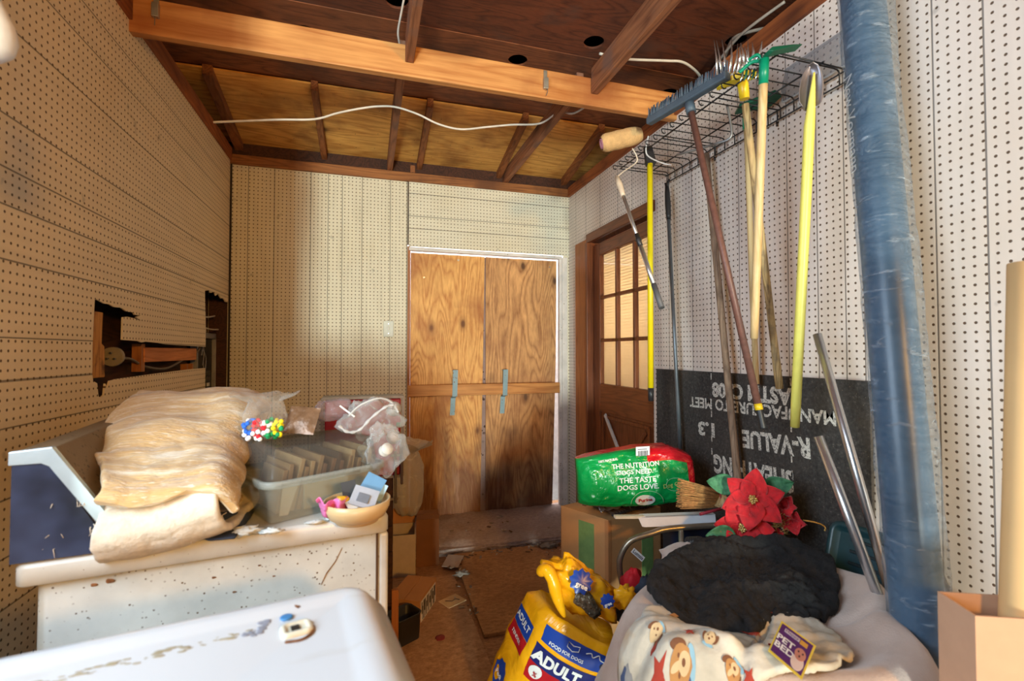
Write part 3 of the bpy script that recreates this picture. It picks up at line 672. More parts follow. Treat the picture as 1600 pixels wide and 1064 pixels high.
rloft(MB(), .31, .235, .025, [(.014, .0), (.012, .004), (.002, .085), (-.006, .088), (-.006, .094)], TT, cap=False, bottom=True).build('tote_body', m_frost, tt, solid=.003, fix=True)
rloft(MB(), .31, .235, .030, [(-.008, .090), (-.008, .098), (.004, .100), (.010, .106), (.022, .168), (.030, .174), (.040, .175)], TT).build('lid', m_lid, tt, solid=.002)
rloft(MB(), .31, .235, .030, [(-.010, .086), (-.010, .101), (-.002, .101)], TT, cap=False).build('lid_rim', m_frost, tt, solid=.003)
# cards filed inside the tote
m_card = [simple('manila_card', srgb(196, 170, 130), .8), simple('brown_card', srgb(134, 96, 66), .8), simple('sand_card', srgb(170, 140, 104), .8), simple('dark_card', srgb(92, 66, 52), .8)]
cards0 = None
cnames = ['manila', 'brown', 'sand coloured', 'dark brown']
pat = [2, 2, 0, 2, 0, 2, 1, 1, 3, 1, 2, 0, 2, 2, 0, 0]
ords = ['first', 'second', 'third', 'fourth', 'fifth', 'sixth', 'seventh', 'eighth', 'ninth', 'tenth', 'eleventh', 'twelfth', 'thirteenth', 'fourteenth', 'fifteenth', 'sixteenth']
for k, ci in enumerate(pat):
    x0 = .036 + k * .0165; TC = TT @ Matrix.Translation((x0, .045, .012)) @ Matrix.Rotation(R(random.uniform(8, 16)), 4, 'Y')
    MB().box(0, .011, 0, .135 + .02 * (k % 3), 0, .105 + .012 * ((k * 7) % 3), T=TC).build('card_pack', m_card[ci], bevel=.001, label='%s card pack filed in the tote, %s from its left end' % (cnames[ci], ords[k]), cat='card pack', group='card packs filed in the plastic tote')
MB().poly([TT @ V((.035 + .0, .022, .012)), TT @ V((.055, .022, .010)), TT @ V((.085, .030, .085)), TT @ V((.045, .026, .09))], (.001, .002, 0)).build('paper_sheet', simple('cream_paper', srgb(236, 226, 200), .8), label='cream paper sheet tucked in front inside the plastic tote', cat='paper')
MB().box(.10, .285, .030, .04, .012, .075, T=TT).build('beige_folder', simple('beige_folder', srgb(206, 190, 160), .8), label='beige folder standing along the front inside the plastic tote', cat='folder')
# bowl with odds and ends
m_tan = simple('tan_plastic', srgb(222, 190, 140), .3, 0, .05)
BC = (-.022, 1.235, .8712)
MB().lathe([(0, .004), (.050, .004), (.066, .014), (.076, .034), (.078, .052), (.074, .052), (.071, .034), (.060, .018), (.045, .010), (0, .010)], BC, 40).lathe([(.0, 0), (.05, 0), (.052, .006)], BC, 40).build('plastic_bowl', m_tan, label='tan round plastic bowl on the front corner of the dryer', cat='bowl')
def card(mb, c, w_, h_, th, rz, rx, ry, mi=0): return mb.box(-w_ / 2, w_ / 2, -th / 2, th / 2, -h_ / 2, h_ / 2, mi, frame(c, rz, rx, ry))
bx = lambda dx, dy, dz: (BC[0] + dx, BC[1] + dy, BC[2] + dz)
ib = card(MB(), bx(.030, .012, .070), .05, .075, .002, 10, -35, 35).build('blister_pack', simple('blue_card', srgb(110, 160, 200), .5), label='blue blister pack standing in the tan bowl', cat='package')
ib = card(MB(), bx(-.018, .015, .062), .034, .06, .003, -5, -15, -12).build('notebook', simple('black_cover', (.02, .018, .02), .5), label='small black card folder standing in the tan bowl', cat='folder')
ic = thing('switch_plate_package', bx(.016, -.022, .045), 'grey packaged wall plate leaning in the tan bowl', 'package')
card(MB(), bx(.016, -.022, .060), .060, .050, .003, 8, -42, 25).build('card_back', simple('grey_card', srgb(180, 186, 196), .4), ic)
card(MB(), bx(.014, -.026, .060), .028, .022, .004, 8, -42, 25).build('plate', simple('dark_grey_plate', srgb(120, 126, 136), .4), ic, .001)
card(MB(), bx(-.010, -.030, .048), .028, .026, .002, 20, -50, -15).build('paper_scrap', simple('white_paper', srgb(226, 228, 222), .8), label='small white paper scrap in the tan bowl beside pink balloon', cat='paper')
card(MB(), bx(.055, .02, .055), .020, .045, .002, -20, -20, 20).build('paper_slip', simple('pale_blue_paper', srgb(176, 208, 224), .7), label='pale blue paper slip at right rim of the tan bowl', cat='paper')
MB().grid(lambda u, v: V(bx(-.092 + .070 * u + .012 * v, -.028 - .012 * math.sin(3 * u) + .02 * v, .064 - .05 * v * (1.1 - .6 * abs(u - .5)) + .010 * nz(u * 5, v * 4)))+V((0, .012 * math.sin(u * 14 + v * 3), 0)), 24, 14).build('balloon', simple('pink_latex', srgb(240, 130, 190), .4, bump=.2), label='crumpled pink balloon hanging over the rim of the tan bowl', cat='balloon', solid=.001)
MB().ball(bx(-.033, -.012, .054), .014, 10, (1.4, 1, .8), fn=lambda d: 1 + .4 * nz(d.x * 3, d.y * 3, d.z * 3)).build('candy_wrapper', simple('yellow_foil', srgb(226, 170, 40), .3, bump=.5), label='crumpled yellow wrapper in the tan bowl above pink balloon', cat='wrapper')
# tissue scraps
m_tissue = simple('white_tissue', srgb(222, 226, 220), .9, bump=.5, bs=90)
def crumple(name, c, r, m, label, cat, sc_=(1, 1, .4), seed=0, amp=.5, n=20, **kw):
    return MB().ball((c[0], c[1], c[2] + r * sc_[2] * .8), r, n, sc_, fn=lambda d: 1 + amp * fz(d.x * 2.2 + seed, d.y * 2.2, d.z * 2.2)).build(name, m, label=label, cat=cat, **kw)
crumple('tissue', (-.262, 1.215, .8712), .020, m_tissue, 'crumpled white tissue below the front edge of the rug', 'tissue', (1.5, .8, .45), 3, .8)
crumple('tissue', (-.205, 1.205, .8712), .014, m_tissue, 'small white tissue wad in front of the plastic tote', 'tissue', (1.6, .8, .4), 9, .8)
crumple('tissue', (-.118, 1.245, .8712), .011, m_tissue, 'flat tissue scrap between tote and tan bowl', 'tissue', (1.8, .8, .3), 12, .8)
crumple('tissue', (-.086, 1.262, .8712), .008, m_tissue, 'tiny tissue scrap just left of the tan bowl', 'tissue', (1.4, 1, .4), 14, .8)
# bag of coloured pompoms on the tote lid
def sack(name, c, w_, d_, h_, mat, seed=0, amp=.16, neck=.35, pinch=.78, label=None, cat='plastic bag', lean=(0, 0), parent=None, n=40, m=28, rz=0, bulge=1.0, crease=26, **kw):
    mb = MB(); vs = []
    cr, sr = math.cos(R(rz)), math.sin(R(rz))
    for i in range(m + 1):
        t = i / m
        if t < pinch: s_ = (math.sin(math.pi * min(1, t / pinch * .5 + .03)) ** .45); s_ *= 1 - (1 - neck) * max(0, (t - .45 * pinch) / (pinch * .55)) ** 1.6
        else: s_ = neck * (1 + 1.2 * (t - pinch) / (1 - pinch + 1e-6))
        if i == 0: s_ *= .6
        for k in range(n):
            a = 2 * math.pi * k / n
            ca, sa = math.cos(a), math.sin(a)
            rr = s_ * (1 + amp * fz(ca * 1.4 + seed, sa * 1.4, t * 3 + seed, 5) + amp * .35 * math.sin(a * 9 + 5 * nz(t * 4, seed)) * (t ** 1.5))
            x_ = w_ / 2 * rr * math.copysign(abs(ca) ** .8, ca); y_ = d_ / 2 * rr * math.copysign(abs(sa) ** .8, sa)
            zz = h_ * t + (h_ * .10 * fz(ca * 2 + seed, sa * 2, t * 2) if 0 < i else 0)
            vs.append((c[0] + x_ * cr - y_ * sr + lean[0] * t * t, c[1] + x_ * sr + y_ * cr + lean[1] * t * t, c[2] + max(.0, zz)))
    fs = [(i * n + k, i * n + (k + 1) % n, (i + 1) * n + (k + 1) % n, (i + 1) * n + k) for i in range(m) for k in range(n)]
    fs.append(list(range(n))[::-1])
    mb.add(vs, fs, 0, True)
    return mb.build(name, mat, parent, label=label, cat=cat if label else None, **kw)
ZL = 1.0465
PB = (-.262, 1.425, ZL)
pbg = sack('pompom_bag', PB, .122, .085, .122, film('pompom_film', .08, srgb(214, 206, 196), .1, .4, 10), 4, .10, .62, .86, 'clear plastic bag of coloured pompoms leaning against the rug', 'plastic bag')
pal = [('blue', srgb(40, 100, 200)), ('red', srgb(214, 24, 40)), ('white', srgb(232, 232, 236)), ('green', srgb(20, 140, 80)), ('yellow', srgb(240, 214, 20))]
pm = {n_: simple('pompom_' + n_, c_, .8, 0, .1, 60, .5, 200) for n_, c_ in pal}
proto = {}
for k in range(110):
    u = random.random(); n_ = (['blue', 'blue', 'white'] if u < .25 else ['red', 'red', 'white'] if u < .55 else ['green', 'green', 'white'] if u < .75 else ['yellow', 'yellow', 'green'])[k % 3]
    xx = PB[0] - .046 + .092 * u; yy_ = PB[1] - .018 + random.uniform(-.012, .02) - .006 * math.sin(u * 3.1); zz = ZL + .006 + random.random() * .050 * (1 if 0 < u < 1 else .5)
    if n_ not in proto:
        o = MB().ball((0, 0, 0), .0065, 8, fn=lambda d: 1 + .15 * nz(d.x * 4, d.y * 4, d.z * 4)).build('pompom', pm[n_], origin=(0, 0, 0)); proto[n_] = o
    else: o = proto[n_].copy(); COL.objects.link(o)
    o.location = (xx, yy_, zz); o['label'] = '%s pompom among those loose inside the clear pompom bag' % n_; o['category'] = 'pompom'; o['group'] = 'loose %s pompoms in the clear bag' % n_
# brown packets
pk = frame((-.175, 1.46, ZL + .0425), -12, -30, 6)
MB().grid(lambda u, v: pk @ V((-.042 + .084 * u, -.006 * math.sin(math.pi * u) * math.sin(math.pi * v) - .001 - .002 * nz(u * 6, v * 6), -.040 + .080 * v)), 16, 16).grid(lambda u, v: pk @ V((-.042 + .084 * u, .006 * math.sin(math.pi * u) * math.sin(math.pi * v), -.040 + .080 * v)), 16, 16).build('brown_packet', simple('brown_foil', srgb(126, 96, 72), .25, .2, .25, 40, .6, 50), label='shiny brown packet leaning beside the pompom bag', cat='packet')
# clear bags piled at the right end of the tote
def bagcloud(name, c, r, sc_, mat, seed, label, amp=.45, n=56, cat='plastic bag'):
    def f(d):
        return 1 + amp * fz(d.x * 1.3 + seed, d.y * 1.3, d.z * 1.3, 3) - .12 * abs(nz(d.x * 4 + seed, d.y * 4, d.z * 4)) * 2
    return MB().ball(c, r, n, sc_, fn=f).build(name, mat, label=label, cat=cat)
bagcloud('clear_plastic_bag', (.004, 1.49, 1.083), .086, (.98, .8, .76), m_film, 2.3, 'large crinkled clear plastic bag heaped on the right end of the tote')
MB().tube(spline([(-.075, 1.42, 1.075), (-.05, 1.41, 1.058), (-.02, 1.41, 1.064), (.01, 1.41, 1.095), (.05, 1.41, 1.125), (.075, 1.42, 1.128)], 10), [.0068 + .002 * math.sin(k) for k in range(51)], 10, flat=.5).tube(spline([(-.05, 1.43, 1.10), (-.02, 1.42, 1.13), (.03, 1.42, 1.148), (.065, 1.43, 1.135), (.085, 1.43, 1.105)], 10), .0055, 10, flat=.5).build('zip_bag_edge', m_film_grey, label='thick folded lip of a clear bag curling over the tote', cat='plastic bag')
bagcloud('clear_plastic_bag', (.040, 1.40, 1.01), .066, (.85, .7, .95), m_film, 7.7, 'crinkled clear plastic bag holding white spools beside the tote end', .4)
bagcloud('clear_plastic_bag', (-.10, 1.60, 1.10), .055, (1.2, .7, .6), film('mauve_film', .22, srgb(180, 160, 160)), 5.1, 'smaller mauve-tinted clear bag between packet and large bag', .3)
sp = MB().lathe([(0, 0), (.016, 0), (.016, .004), (.011, .006), (.011, .020), (.016, .022), (.016, .026), (0, .026)], (0, 0, 0), 20, T=frame((.045, 1.385, 1.005), 20, 65)).build('thread_spool', simple('white_spool', srgb(220, 212, 200), .5), label='white spool inside the clear bag at the tote end', cat='spool')
MB().bar((-.075, 1.445, 1.128), (-.035, 1.44, 1.096), .004, .004).build('white_stick', simple('white_stick', (.8, .78, .74), .5), label='thin white stick lying across the clear bags', cat='stick')

# ================================================================== BEYOND THE DRYER
rb = thing('red_storage_case', (-.02, 2.37, .70), 'red storage case in a grey metal frame behind the plastic bags', 'case')
m_red = simple('red_vinyl', srgb(150, 18, 34), .4, 0, .12)
MB().box(-.185, .150, 2.32, 2.46, .705, 1.062).build('case_body', m_red, rb, .006)
b = MB()
for q0, q1 in (((-.195, 1.07), (.160, 1.07)), ((-.195, .70), (-.195, 1.07)), ((.160, .70), (.160, 1.07)), ((-.195, .70), (.160, .70))):
    b.bar((q0[0], 2.318, q0[1]), (q1[0], 2.318, q1[1]), .012, .012, (0, 1, 0))
b.box(-.200, .165, 2.31, 2.46, 1.064, 1.072)
b.build('frame', simple('grey_edge', srgb(128, 116, 108), .4, .3), rb)
b = MB(); 
for k in range(2): b.lathe([(0, 0), (.03, .002), (.034, .006), (0, .012)], (0, 0, 0), 24, T=frame((.118, 2.318, 1.015 - .13 * k), 0, 90))
b.build('white_dot', simple('white_print', (.8, .78, .76), .5), rb)
MB().box(.13, .149, 2.316, 2.319, .93, .95).build('green_print', simple('green_print', srgb(30, 110, 60), .5), rb)
st_ = thing('wooden_crate', (-.03, 2.37, 0), 'dark brown slatted crate under the red storage case', 'crate')
b = MB()
for z in (.02, .14, .26, .38, .50, .61): b.box(-.19, .118, 2.33, 2.345, z, z + .085)
b.build('front_slats', m_cavity, st_, .002)
MB().box(-.19, .118, 2.345, 2.46, 0, .698).build('crate_body', m_cavity, st_, .002)
hk = thing('pliers', (.14, 2.305, .66), 'dark brown-handled clamp tool hanging in front of red case corner', 'tool')
MB().bar((.152, 2.302, .84), (.155, 2.302, .665), .014, .012).build('handle', simple('brown_rubber', srgb(70, 48, 36), .5), hk, .003)
MB().bar((.125, 2.300, .82), (.128, 2.300, .58), .016, .012).build('handle', simple('olive_metal', srgb(96, 84, 66), .4, .5), hk, .003)
MB().bar((.105, 2.302, .80), (.16, 2.302, .80), .008, .01).bar((.10, 2.302, .60), (.14, 2.302, .60), .006, .01).build('crosspiece', simple('dull_metal', srgb(120, 110, 96), .4, .6), hk)
# cartons on the floor behind the dryer
m_kraft = simple('kraft_cardboard', srgb(190, 134, 84), .8, 0, .08, 8, .1, 90)
m_kraft_d = simple('kraft_cardboard_dark', srgb(134, 88, 54), .8, 0, .1, 8, .1, 90)
m_white_cb = simple('white_cardboard', srgb(198, 180, 164), .7, 0, .06)
def carton(name, T, w_, d_, h_, m_out, label, flaps=(), tape=None, closed=True, cat='cardboard box', th=.004, m_in=None):
    t = thing(name, T @ V((w_ / 2, d_ / 2, 0)), label, cat); b = MB()
    b.box(0, w_, 0, th, 0, h_, T=T).box(0, w_, d_ - th, d_, 0, h_, T=T).box(0, th, th, d_ - th, 0, h_, T=T).box(w_ - th, w_, th, d_ - th, 0, h_, T=T).box(0, w_, 0, d_, 0, th, T=T)
    b.build('walls', m_out, t, .001)
    if closed:
        MB().box(0, w_, 0, d_ / 2 - .001, h_, h_ + th, T=T).build('flap', m_out, t, .001); MB().box(0, w_, d_ / 2 + .001, d_, h_, h_ + th, T=T).build('flap', m_out, t, .001)
    for side, ang, ln in flaps:
        if side == 'f': F_ = T @ Matrix.Translation((0, 0, h_)) @ Matrix.Rotation(R(-ang), 4, 'X'); bb = (0, w_, -ln, 0, 0, th)
        if side == 'b': F_ = T @ Matrix.Translation((0, d_, h_)) @ Matrix.Rotation(R(ang), 4, 'X'); bb = (0, w_, 0, ln, 0, th)
        if side == 'l': F_ = T @ Matrix.Translation((0, 0, h_)) @ Matrix.Rotation(R(ang), 4, 'Y'); bb = (-ln, 0, 0, d_, 0, th)
        if side == 'r': F_ = T @ Matrix.Translation((w_, 0, h_)) @ Matrix.Rotation(R(-ang), 4, 'Y'); bb = (0, ln, 0, d_, 0, th)
        MB().box(*bb, T=F_).build('flap', m_in or m_out, t, .001)
    return t
carton('open_carton', frame((.120, 2.83, 0), -4), .150, .20, .235, m_white_cb, 'open pale cardboard carton on the floor behind the dryer', (('b', 60, .09), ('l', 40, .05)), closed=False, m_in=m_kraft)
MB().box(.13, .25, 2.85, 3.0, .15, .17).build('dark_sheet', m_navy, label='dark slab standing for the dark inside of the open pale carton', cat='cloth')  # added dark slab, its colour gives the shade inside the carton
carton('brown_carton', frame((.283, 2.93, 0), -6), .135, .17, .275, m_kraft_d, 'closed brown cardboard box standing left of the plywood door', ())
MB().lathe([(.004, 0), (.008, .001), (.009, .002)], (0, 0, 0), 12, T=frame((.37, 2.914, .09), 0, 90)).build('rivet', m_kraft, label='round stud on the front of brown carton', cat='stud') if False else None
TS = Matrix.Translation((.236, 2.288, 0)) @ Matrix.Rotation(math.atan2(.212, .109), 4, 'Z')
sb = carton('small_carton', TS, .24, .155, .118, m_kraft, 'small brown carton with white barcode label on the floor', ())
g = G('barcode_label'); x = g.sep(g.map((1, 1, 1)))
def label_mat(name, ax='x', freq=260, base=(.80, .76, .70), ink=(.1, .09, .09)):
    g = G(name); x = g.sep(g.n('TexCoord').outputs['Generated'])
    f = g.noise(freq, 0, v=g.map((1, .001, .001), v=g.n('TexCoord').outputs['Generated']), rough=0)
    bars = g.math('GREATER_THAN', f, .52)
    win = g.math('MULTIPLY', g.math('LESS_THAN', g.math('ABSOLUTE', g.math('SUBTRACT', x[0], .5)), .42), g.math('LESS_THAN', g.math('ABSOLUTE', g.math('SUBTRACT', x[2], .5)), .36))
    return g.end(g.bsdf(g.mix(g.math('MULTIPLY', g.math('MULTIPLY', bars, win), .85), base, ink), .6))
b = MB().box(.02, .22, -.0015, .0, .012, .108, T=TS)
b.build('shipping_label', simple('label_white', (.72, .68, .62), .6), sb)
b = MB()
for k in range(16):
    x0 = .028 + k * .0118
    b.box(x0, x0 + random.choice((.003, .006, .0075)), -.003, -.0014, .018 + .03 * (k % 3 == 0), .10 - .02 * (k % 4 == 1), T=TS)
b.build('printed_bars', simple('label_ink', (.10, .08, .08), .6), sb)
sack('cloudy_plastic_bag', (.245, 3.02, .284), .24, .17, .44, m_film_grey, 6, .12, .75, .9, 'tall cloudy plastic bag standing on the brown carton', lean=(-.06, 0))
sbm = MB(); rloft(sbm, .12, .10, .02, [(0, 0), (-.006, .12), (-.010, .125), (-.006, .128), (.002, .12), (.006, .01)], frame((.13, 2.13, 0), 30)); sbm.build('black_bin', simple('black_plastic', (.02, .018, .018), .5), label='small black plastic bin on the floor below the small carton', cat='bin')
MB().box(.10, .128, 2.05, 2.07, 0, .30).build('wood_strip', m_casing, label='short light wood strip upright beside the dryer corner', cat='wood strip', bevel=.002)
# floor: loose plywood sheets and litter
b = MB().poly([(.505, 2.12, .001), (1.10, 2.13, .001), (1.10, 2.6, .001), (1.03, 3.0, .001), (.52, 3.01, .001)], (0, 0, .016)); b.build('plywood_sheet', m_sheet, bevel=.002, label='loose brown plywood sheet lying before the double door', cat='plywood sheet')
b = MB().poly([(.05, 1.0, .001), (.49, 1.0, .001), (.485, 2.3, .001), (.475, 2.75, .001), (.05, 2.8, .001)], (0, 0, .012)); b.build('chipboard_sheet', floor_mat('chipboard', srgb(150, 108, 74), srgb(206, 162, 122)), bevel=.002, label='rough chipboard sheet on the floor right of the dryer', cat='chipboard sheet')
crd = thing('paper_card', (.42, 2.455, .0135), 'cream paper card lying on the floor beside small carton', 'card')
TCd = frame((.42, 2.455, .0135), 28)
MB().box(-.055, .055, -.045, .045, 0, .003, T=TCd).build('sheet', simple('cream_card', srgb(214, 184, 140), .7), crd)
MB().tube([TCd @ V(p) for p in ((-.03, .02, .0045), (-.005, -.005, .0045), (.02, .0, .0045), (.03, -.02, .0045))], .0022, 5).build('dark_fold_mark', simple('dark_mark', srgb(70, 46, 30), .7), crd)
MB().ball((.315, 2.16, .0145), .022, 14, (1, 1, .08), fn=lambda d: 1 + .35 * nz(d.x * 3, d.y * 3)).build('paint_blot', simple('red_wax', srgb(130, 10, 20), .5), label='dark red paint blot on the chipboard sheet', cat='paint blot')
MB().box(-.05, .05, -.07, .07, 0, .004, T=frame((.50, 2.90, .02), -25, 4)).build('paper_scrap', m_white_cb, label='torn pale cardboard strip near the sill left corner', cat='paper')
lm = [simple('litter_a', srgb(190, 176, 156), .8), simple('litter_b', srgb(110, 80, 54), .9), simple('litter_c', srgb(150, 140, 130), .8)]
b = MB()
for k in range(150):
    if k < 60: x_, y_ = random.uniform(.45, 1.4), random.uniform(2.9, 3.02)
    elif k < 100: x_, y_ = random.uniform(1.05, 1.45), random.uniform(2.55, 3.0)
    elif k < 125: x_, y_ = random.gauss(.50, .03), random.uniform(2.2, 2.9)
    else: x_, y_ = random.uniform(.3, 1.3), random.uniform(3.1, 3.5)
    z_ = .001 if not (.05 < x_ < .49 or (.5 < x_ < 1.1 and y_ < 3.02)) else .018
    if y_ > 3.02: z_ = .062
    s_ = random.uniform(.004, .016)
    b.box(-s_, s_, -s_ * .4, s_ * .4, 0, .003, random.randrange(3), frame((x_, y_, z_), random.uniform(0, 180), random.uniform(-15, 15), random.uniform(-15, 15)))
b.build('floor_litter', lm, label='scattered wood chips and dirt crumbs along the door sill', cat='litter', kind='stuff')
for k, (x_, y_, s_, l_) in enumerate(((1.15, 2.98, .04, 'grey leaf litter clump right of the plywood sheet'), (1.26, 2.90, .032, 'smaller grey debris clump by the right end of the sill'), (.52, 2.72, .03, 'grey lint strip on the gap left of the plywood sheet'))):
    crumple('debris_clump', (x_, y_, .001 if k < 2 else .018), s_, lm[2], l_, 'debris', (1.3, .8, .35), k * 3, 1.0)
# ================================================================== RIGHT WALL: RACK AND TOOLS
m_blk_wire = simple('black_wire', (.018, .016, .015), .45, .3, .1)
m_blk = simple('black_plastic_b', (.022, .022, .024), .4, 0, .1)
rk = thing('wire_shelf', (1.38, 1.74, 2.25), 'black wire shelf on the right wall with tools hung on it', 'wire shelf')
XF, XW, ZR = 1.222, 1.545, 2.25
ys = [1.235 + .0615 * i for i in range(17)]
for y in ys:
    b = MB()
    b.tube([(XF + .012, y, ZR - .016), (XF + .003, y, ZR - .020), (XF - .006, y, ZR - .014), (XF - .008, y, ZR - .004), (XF, y, ZR), (XF + .05, y, ZR), (XW - .025, y, ZR), (XW - .008, y, ZR - .003), (XW, y, ZR - .012), (XW, y, ZR - .052)], .0026, 6)
    b.build('shelf_wire', m_blk_wire, rk)
for x, z in ((XF + .045, ZR - .005), (XW - .10, ZR - .005), (XW + .003, ZR - .014), (XW + .003, ZR - .052)):
    MB().tube([(x, 1.21, z), (x, 2.24, z)], .0032, 6).build('rail', m_blk_wire, rk)
for y in (1.215, 1.50, 1.86, 2.235):
    MB().tube([(XF + .045, y, ZR - .006), (XW + .003, y, ZR - .010), (XW + .004, y, ZR - .052)], .003, 6).tube([(XW + .012, y + .01, ZR - .052), (XW + .012, y + .01, ZR - .070)], .004, 8).build('bracket', m_blk_wire, rk)
# broom with brown handle
pb_ = thing('push_broom', (1.22, 1.60, 2.25), 'push broom with slate blue head on the shelf and long brown handle', 'broom')
m_slate = simple('slate_plastic', srgb(78, 92, 104), .5, 0, .12)
hx, hy = V((1.168, 1.815, 2.285)), V((1.245, 1.42, 2.285))
MB().bar(hx, hy, .034, .030).build('head_block', m_slate, pb_, .006)
b = MB()
for i in range(58):
    for j in (-1, 0, 1):
        p = hx.lerp(hy, (i + .5) / 58) + V((.009 * j, .002 * j, .012)); b.tube([p, p + V((random.uniform(-.006, .006) + .005, random.uniform(-.004, .004), .042))], .0022, 4)
b.build('bristles', simple('grey_bristle', srgb(92, 104, 116), .6), pb_, kind='stuff')
bt, bb = V((1.215, 1.600, 2.262)), V((1.316, 1.352, 1.018))
L_ = lambda t: bt.lerp(bb, t)
MB().tube([L_(-.004), L_(.03)], .019, 14).build('socket', m_slate, pb_)
MB().tube([L_(.02), L_(.94)], .0125, 14).build('handle', simple('brown_painted_metal', srgb(112, 76, 66), .45, 0, .2, 60), pb_)
MB().tube([L_(.935), L_(.952)], .0135, 14).build('yellow_collar', simple('yellow_band', srgb(226, 190, 30), .4), pb_)
MB().tube([L_(.95 + k * .0035) for k in range(16)], [.0125 if k % 2 else .0112 for k in range(16)], 14).build('ribbed_grip', m_blk, pb_)
# yellow pole with black holder
yp = thing('dust_mop', (1.30, 2.02, 1.05), 'bright yellow broomstick with black squeegee head hanging near the wooden door', 'broom')
m_yel = simple('yellow_lacquer', srgb(236, 212, 20), .35, 0, .05)
MB().tube([(1.30, 2.018, 1.105), (1.30, 2.012, 2.19)], .0135, 14).build('pole', m_yel, yp)
MB().tube([(1.30, 2.018, 1.045), (1.30, 2.018, 1.108)], [.012, .0145], 14).build('end_cap', m_blk, yp)
MB().poly([(1.275, 2.015, 2.275), (1.315, 2.015, 2.285), (1.335, 2.005, 2.20), (1.32, 2.005, 2.175), (1.285, 2.01, 2.18)], (0, .02, .0)).build('head', m_blk, yp, .004)
# paint roller
pr_ = thing('paint_roller', (1.2, 1.95, 1.5), 'silver extension pole with white roller frame hanging at an angle by the door', 'paint roller')
rt, rb2 = V((1.2, 2.146, 2.15)), V((1.2, 1.775, 1.468))
RL = lambda t: rt.lerp(rb2, t)
m_alu = simple('aluminium_pole', (.72, .73, .75), .28, .9, .06)
m_rollplastic = simple('aged_white_plastic', srgb(226, 206, 180), .5)
MB().tube([RL(-.02), RL(.05), RL(.12), RL(.15)], [.012, .016, .013, .010], 12).build('grip', m_rollplastic, pr_)
MB().tube([RL(.14), RL(.53)], .0085, 12).build('upper_tube', m_alu, pr_)
MB().tube([RL(.47), RL(.50), RL(.505), RL(.52), RL(.525), RL(.56)], [.0115, .0115, .014, .014, .0115, .0115], 12).build('twist_lock', m_blk, pr_)
MB().tube([RL(.55), RL(.85)], .0105, 12).build('lower_tube', m_alu, pr_)
MB().tube([RL(.84), RL(1.0)], [.012, .013], 12).build('hand_grip', simple('grey_grip', srgb(92, 94, 98), .5), pr_)
MB().tube(spline([RL(-.02), V((1.215, 2.11, 2.18)), V((1.235, 2.03, 2.195)), V((1.235, 2.025, 2.225)), V((1.215, 2.03, 2.262))], 6), .0035, 8).build('roller_wire', m_rollplastic, pr_)
MB().tube(spline([(1.262, 1.965, 2.30), (1.255, 1.975, 2.235), (1.262, 1.955, 2.195), (1.285, 1.88, 2.14), (1.30, 1.84, 2.12)], 6), .0035, 8).build('wire_hanger', simple('white_wire', srgb(220, 212, 204), .4), label='bent white wire hooked over the shelf beside the yellow broomstick', cat='wire')
rc = thing('roller_cover', (1.13, 2.07, 2.22), 'tan fuzzy paint roller cover poking out from the shelf end', 'roller cover')
ca, cb_ = V((1.045, 2.02, 2.258)), V((1.225, 1.97, 2.305))
MB().tube([ca.lerp(cb_, k / 14) for k in range(15)], [.030, .040, .043, .043, .042, .043, .044, .043, .042, .043, .043, .042, .040, .036, .030], 24, cap=False).build('nap_sleeve', simple('tan_nap', srgb(206, 166, 112), .95, 0, .12, 50, .9, 160), rc)
MB().tube([ca + (ca - cb_) * .01, cb_], .0215, 20, cap=False).build('core', simple('pink_core', srgb(208, 140, 150), .6), rc, solid=.003)
MB().tube([ca.lerp(cb_, .04), ca.lerp(cb_, .05)], .029, 20).build('end', simple('pink_fill', srgb(180, 110, 120), .7), rc) 
# grey pole leaning on the wall
gp = thing('window_brush_pole', (1.5, 2.1, .75), 'thin grey metal pole with black forked tip leaning on pegboard', 'pole')
ga, gb = V((1.5, 2.165, 2.165)), V((1.50, 2.06, .62))
GL = lambda t: ga.lerp(gb, t)
MB().tube([GL(.10), GL(.995)], .0095, 12).build('pole', simple('dull_aluminium', srgb(132, 140, 146), .35, .6, .1), gp)
MB().tube([GL(.01), GL(.03), GL(.07), GL(.11), GL(.125)], [.010, .013, .015, .013, .011], 12).build('grip', m_blk, gp)
MB().tube([GL(.02), GL(-.005) + V((0, .014, 0))], .005, 8).tube([GL(.02), GL(-.012) - V((0, .02, 0))], .006, 8).build('forked_tip', m_blk, gp)
# long weathered stick
def stick(name, p, q_, r, m, label, cat='handle', r2=None, cap=None):
    p = V(p); q_ = V(q_); n = 14
    return MB().tube([p.lerp(q_, k / n) + V((.001 * nz(k * .7, r * 90), .001 * nz(k * .7, 3), 0)) for k in range(n + 1)], [r + ((r2 or r) - r) * k / n for k in range(n + 1)], 14).build(name, m, label=label, cat=cat)
m_weather = wood('weathered_wood', srgb(168, 138, 112), srgb(112, 88, 70), 'z', 40, 18, .8, 0, (srgb(90, 70, 56), 9), 12)
m_ash = wood('pale_ash_wood', srgb(232, 204, 152), srgb(206, 170, 110), 'z', 40, 24, .5, 0, None, 10, .08)
m_ashgrey = wood('stained_ash_wood', srgb(216, 182, 124), srgb(120, 92, 58), 'z', 30, 12, .7, 0, (srgb(104, 88, 70), 12), 14)
stick('long_stick', (1.50, 1.86, 2.20), (1.475, 1.635, .60), .0145, m_weather, 'long weathered brown stick leaning behind the brown broom handle down to the flowers')
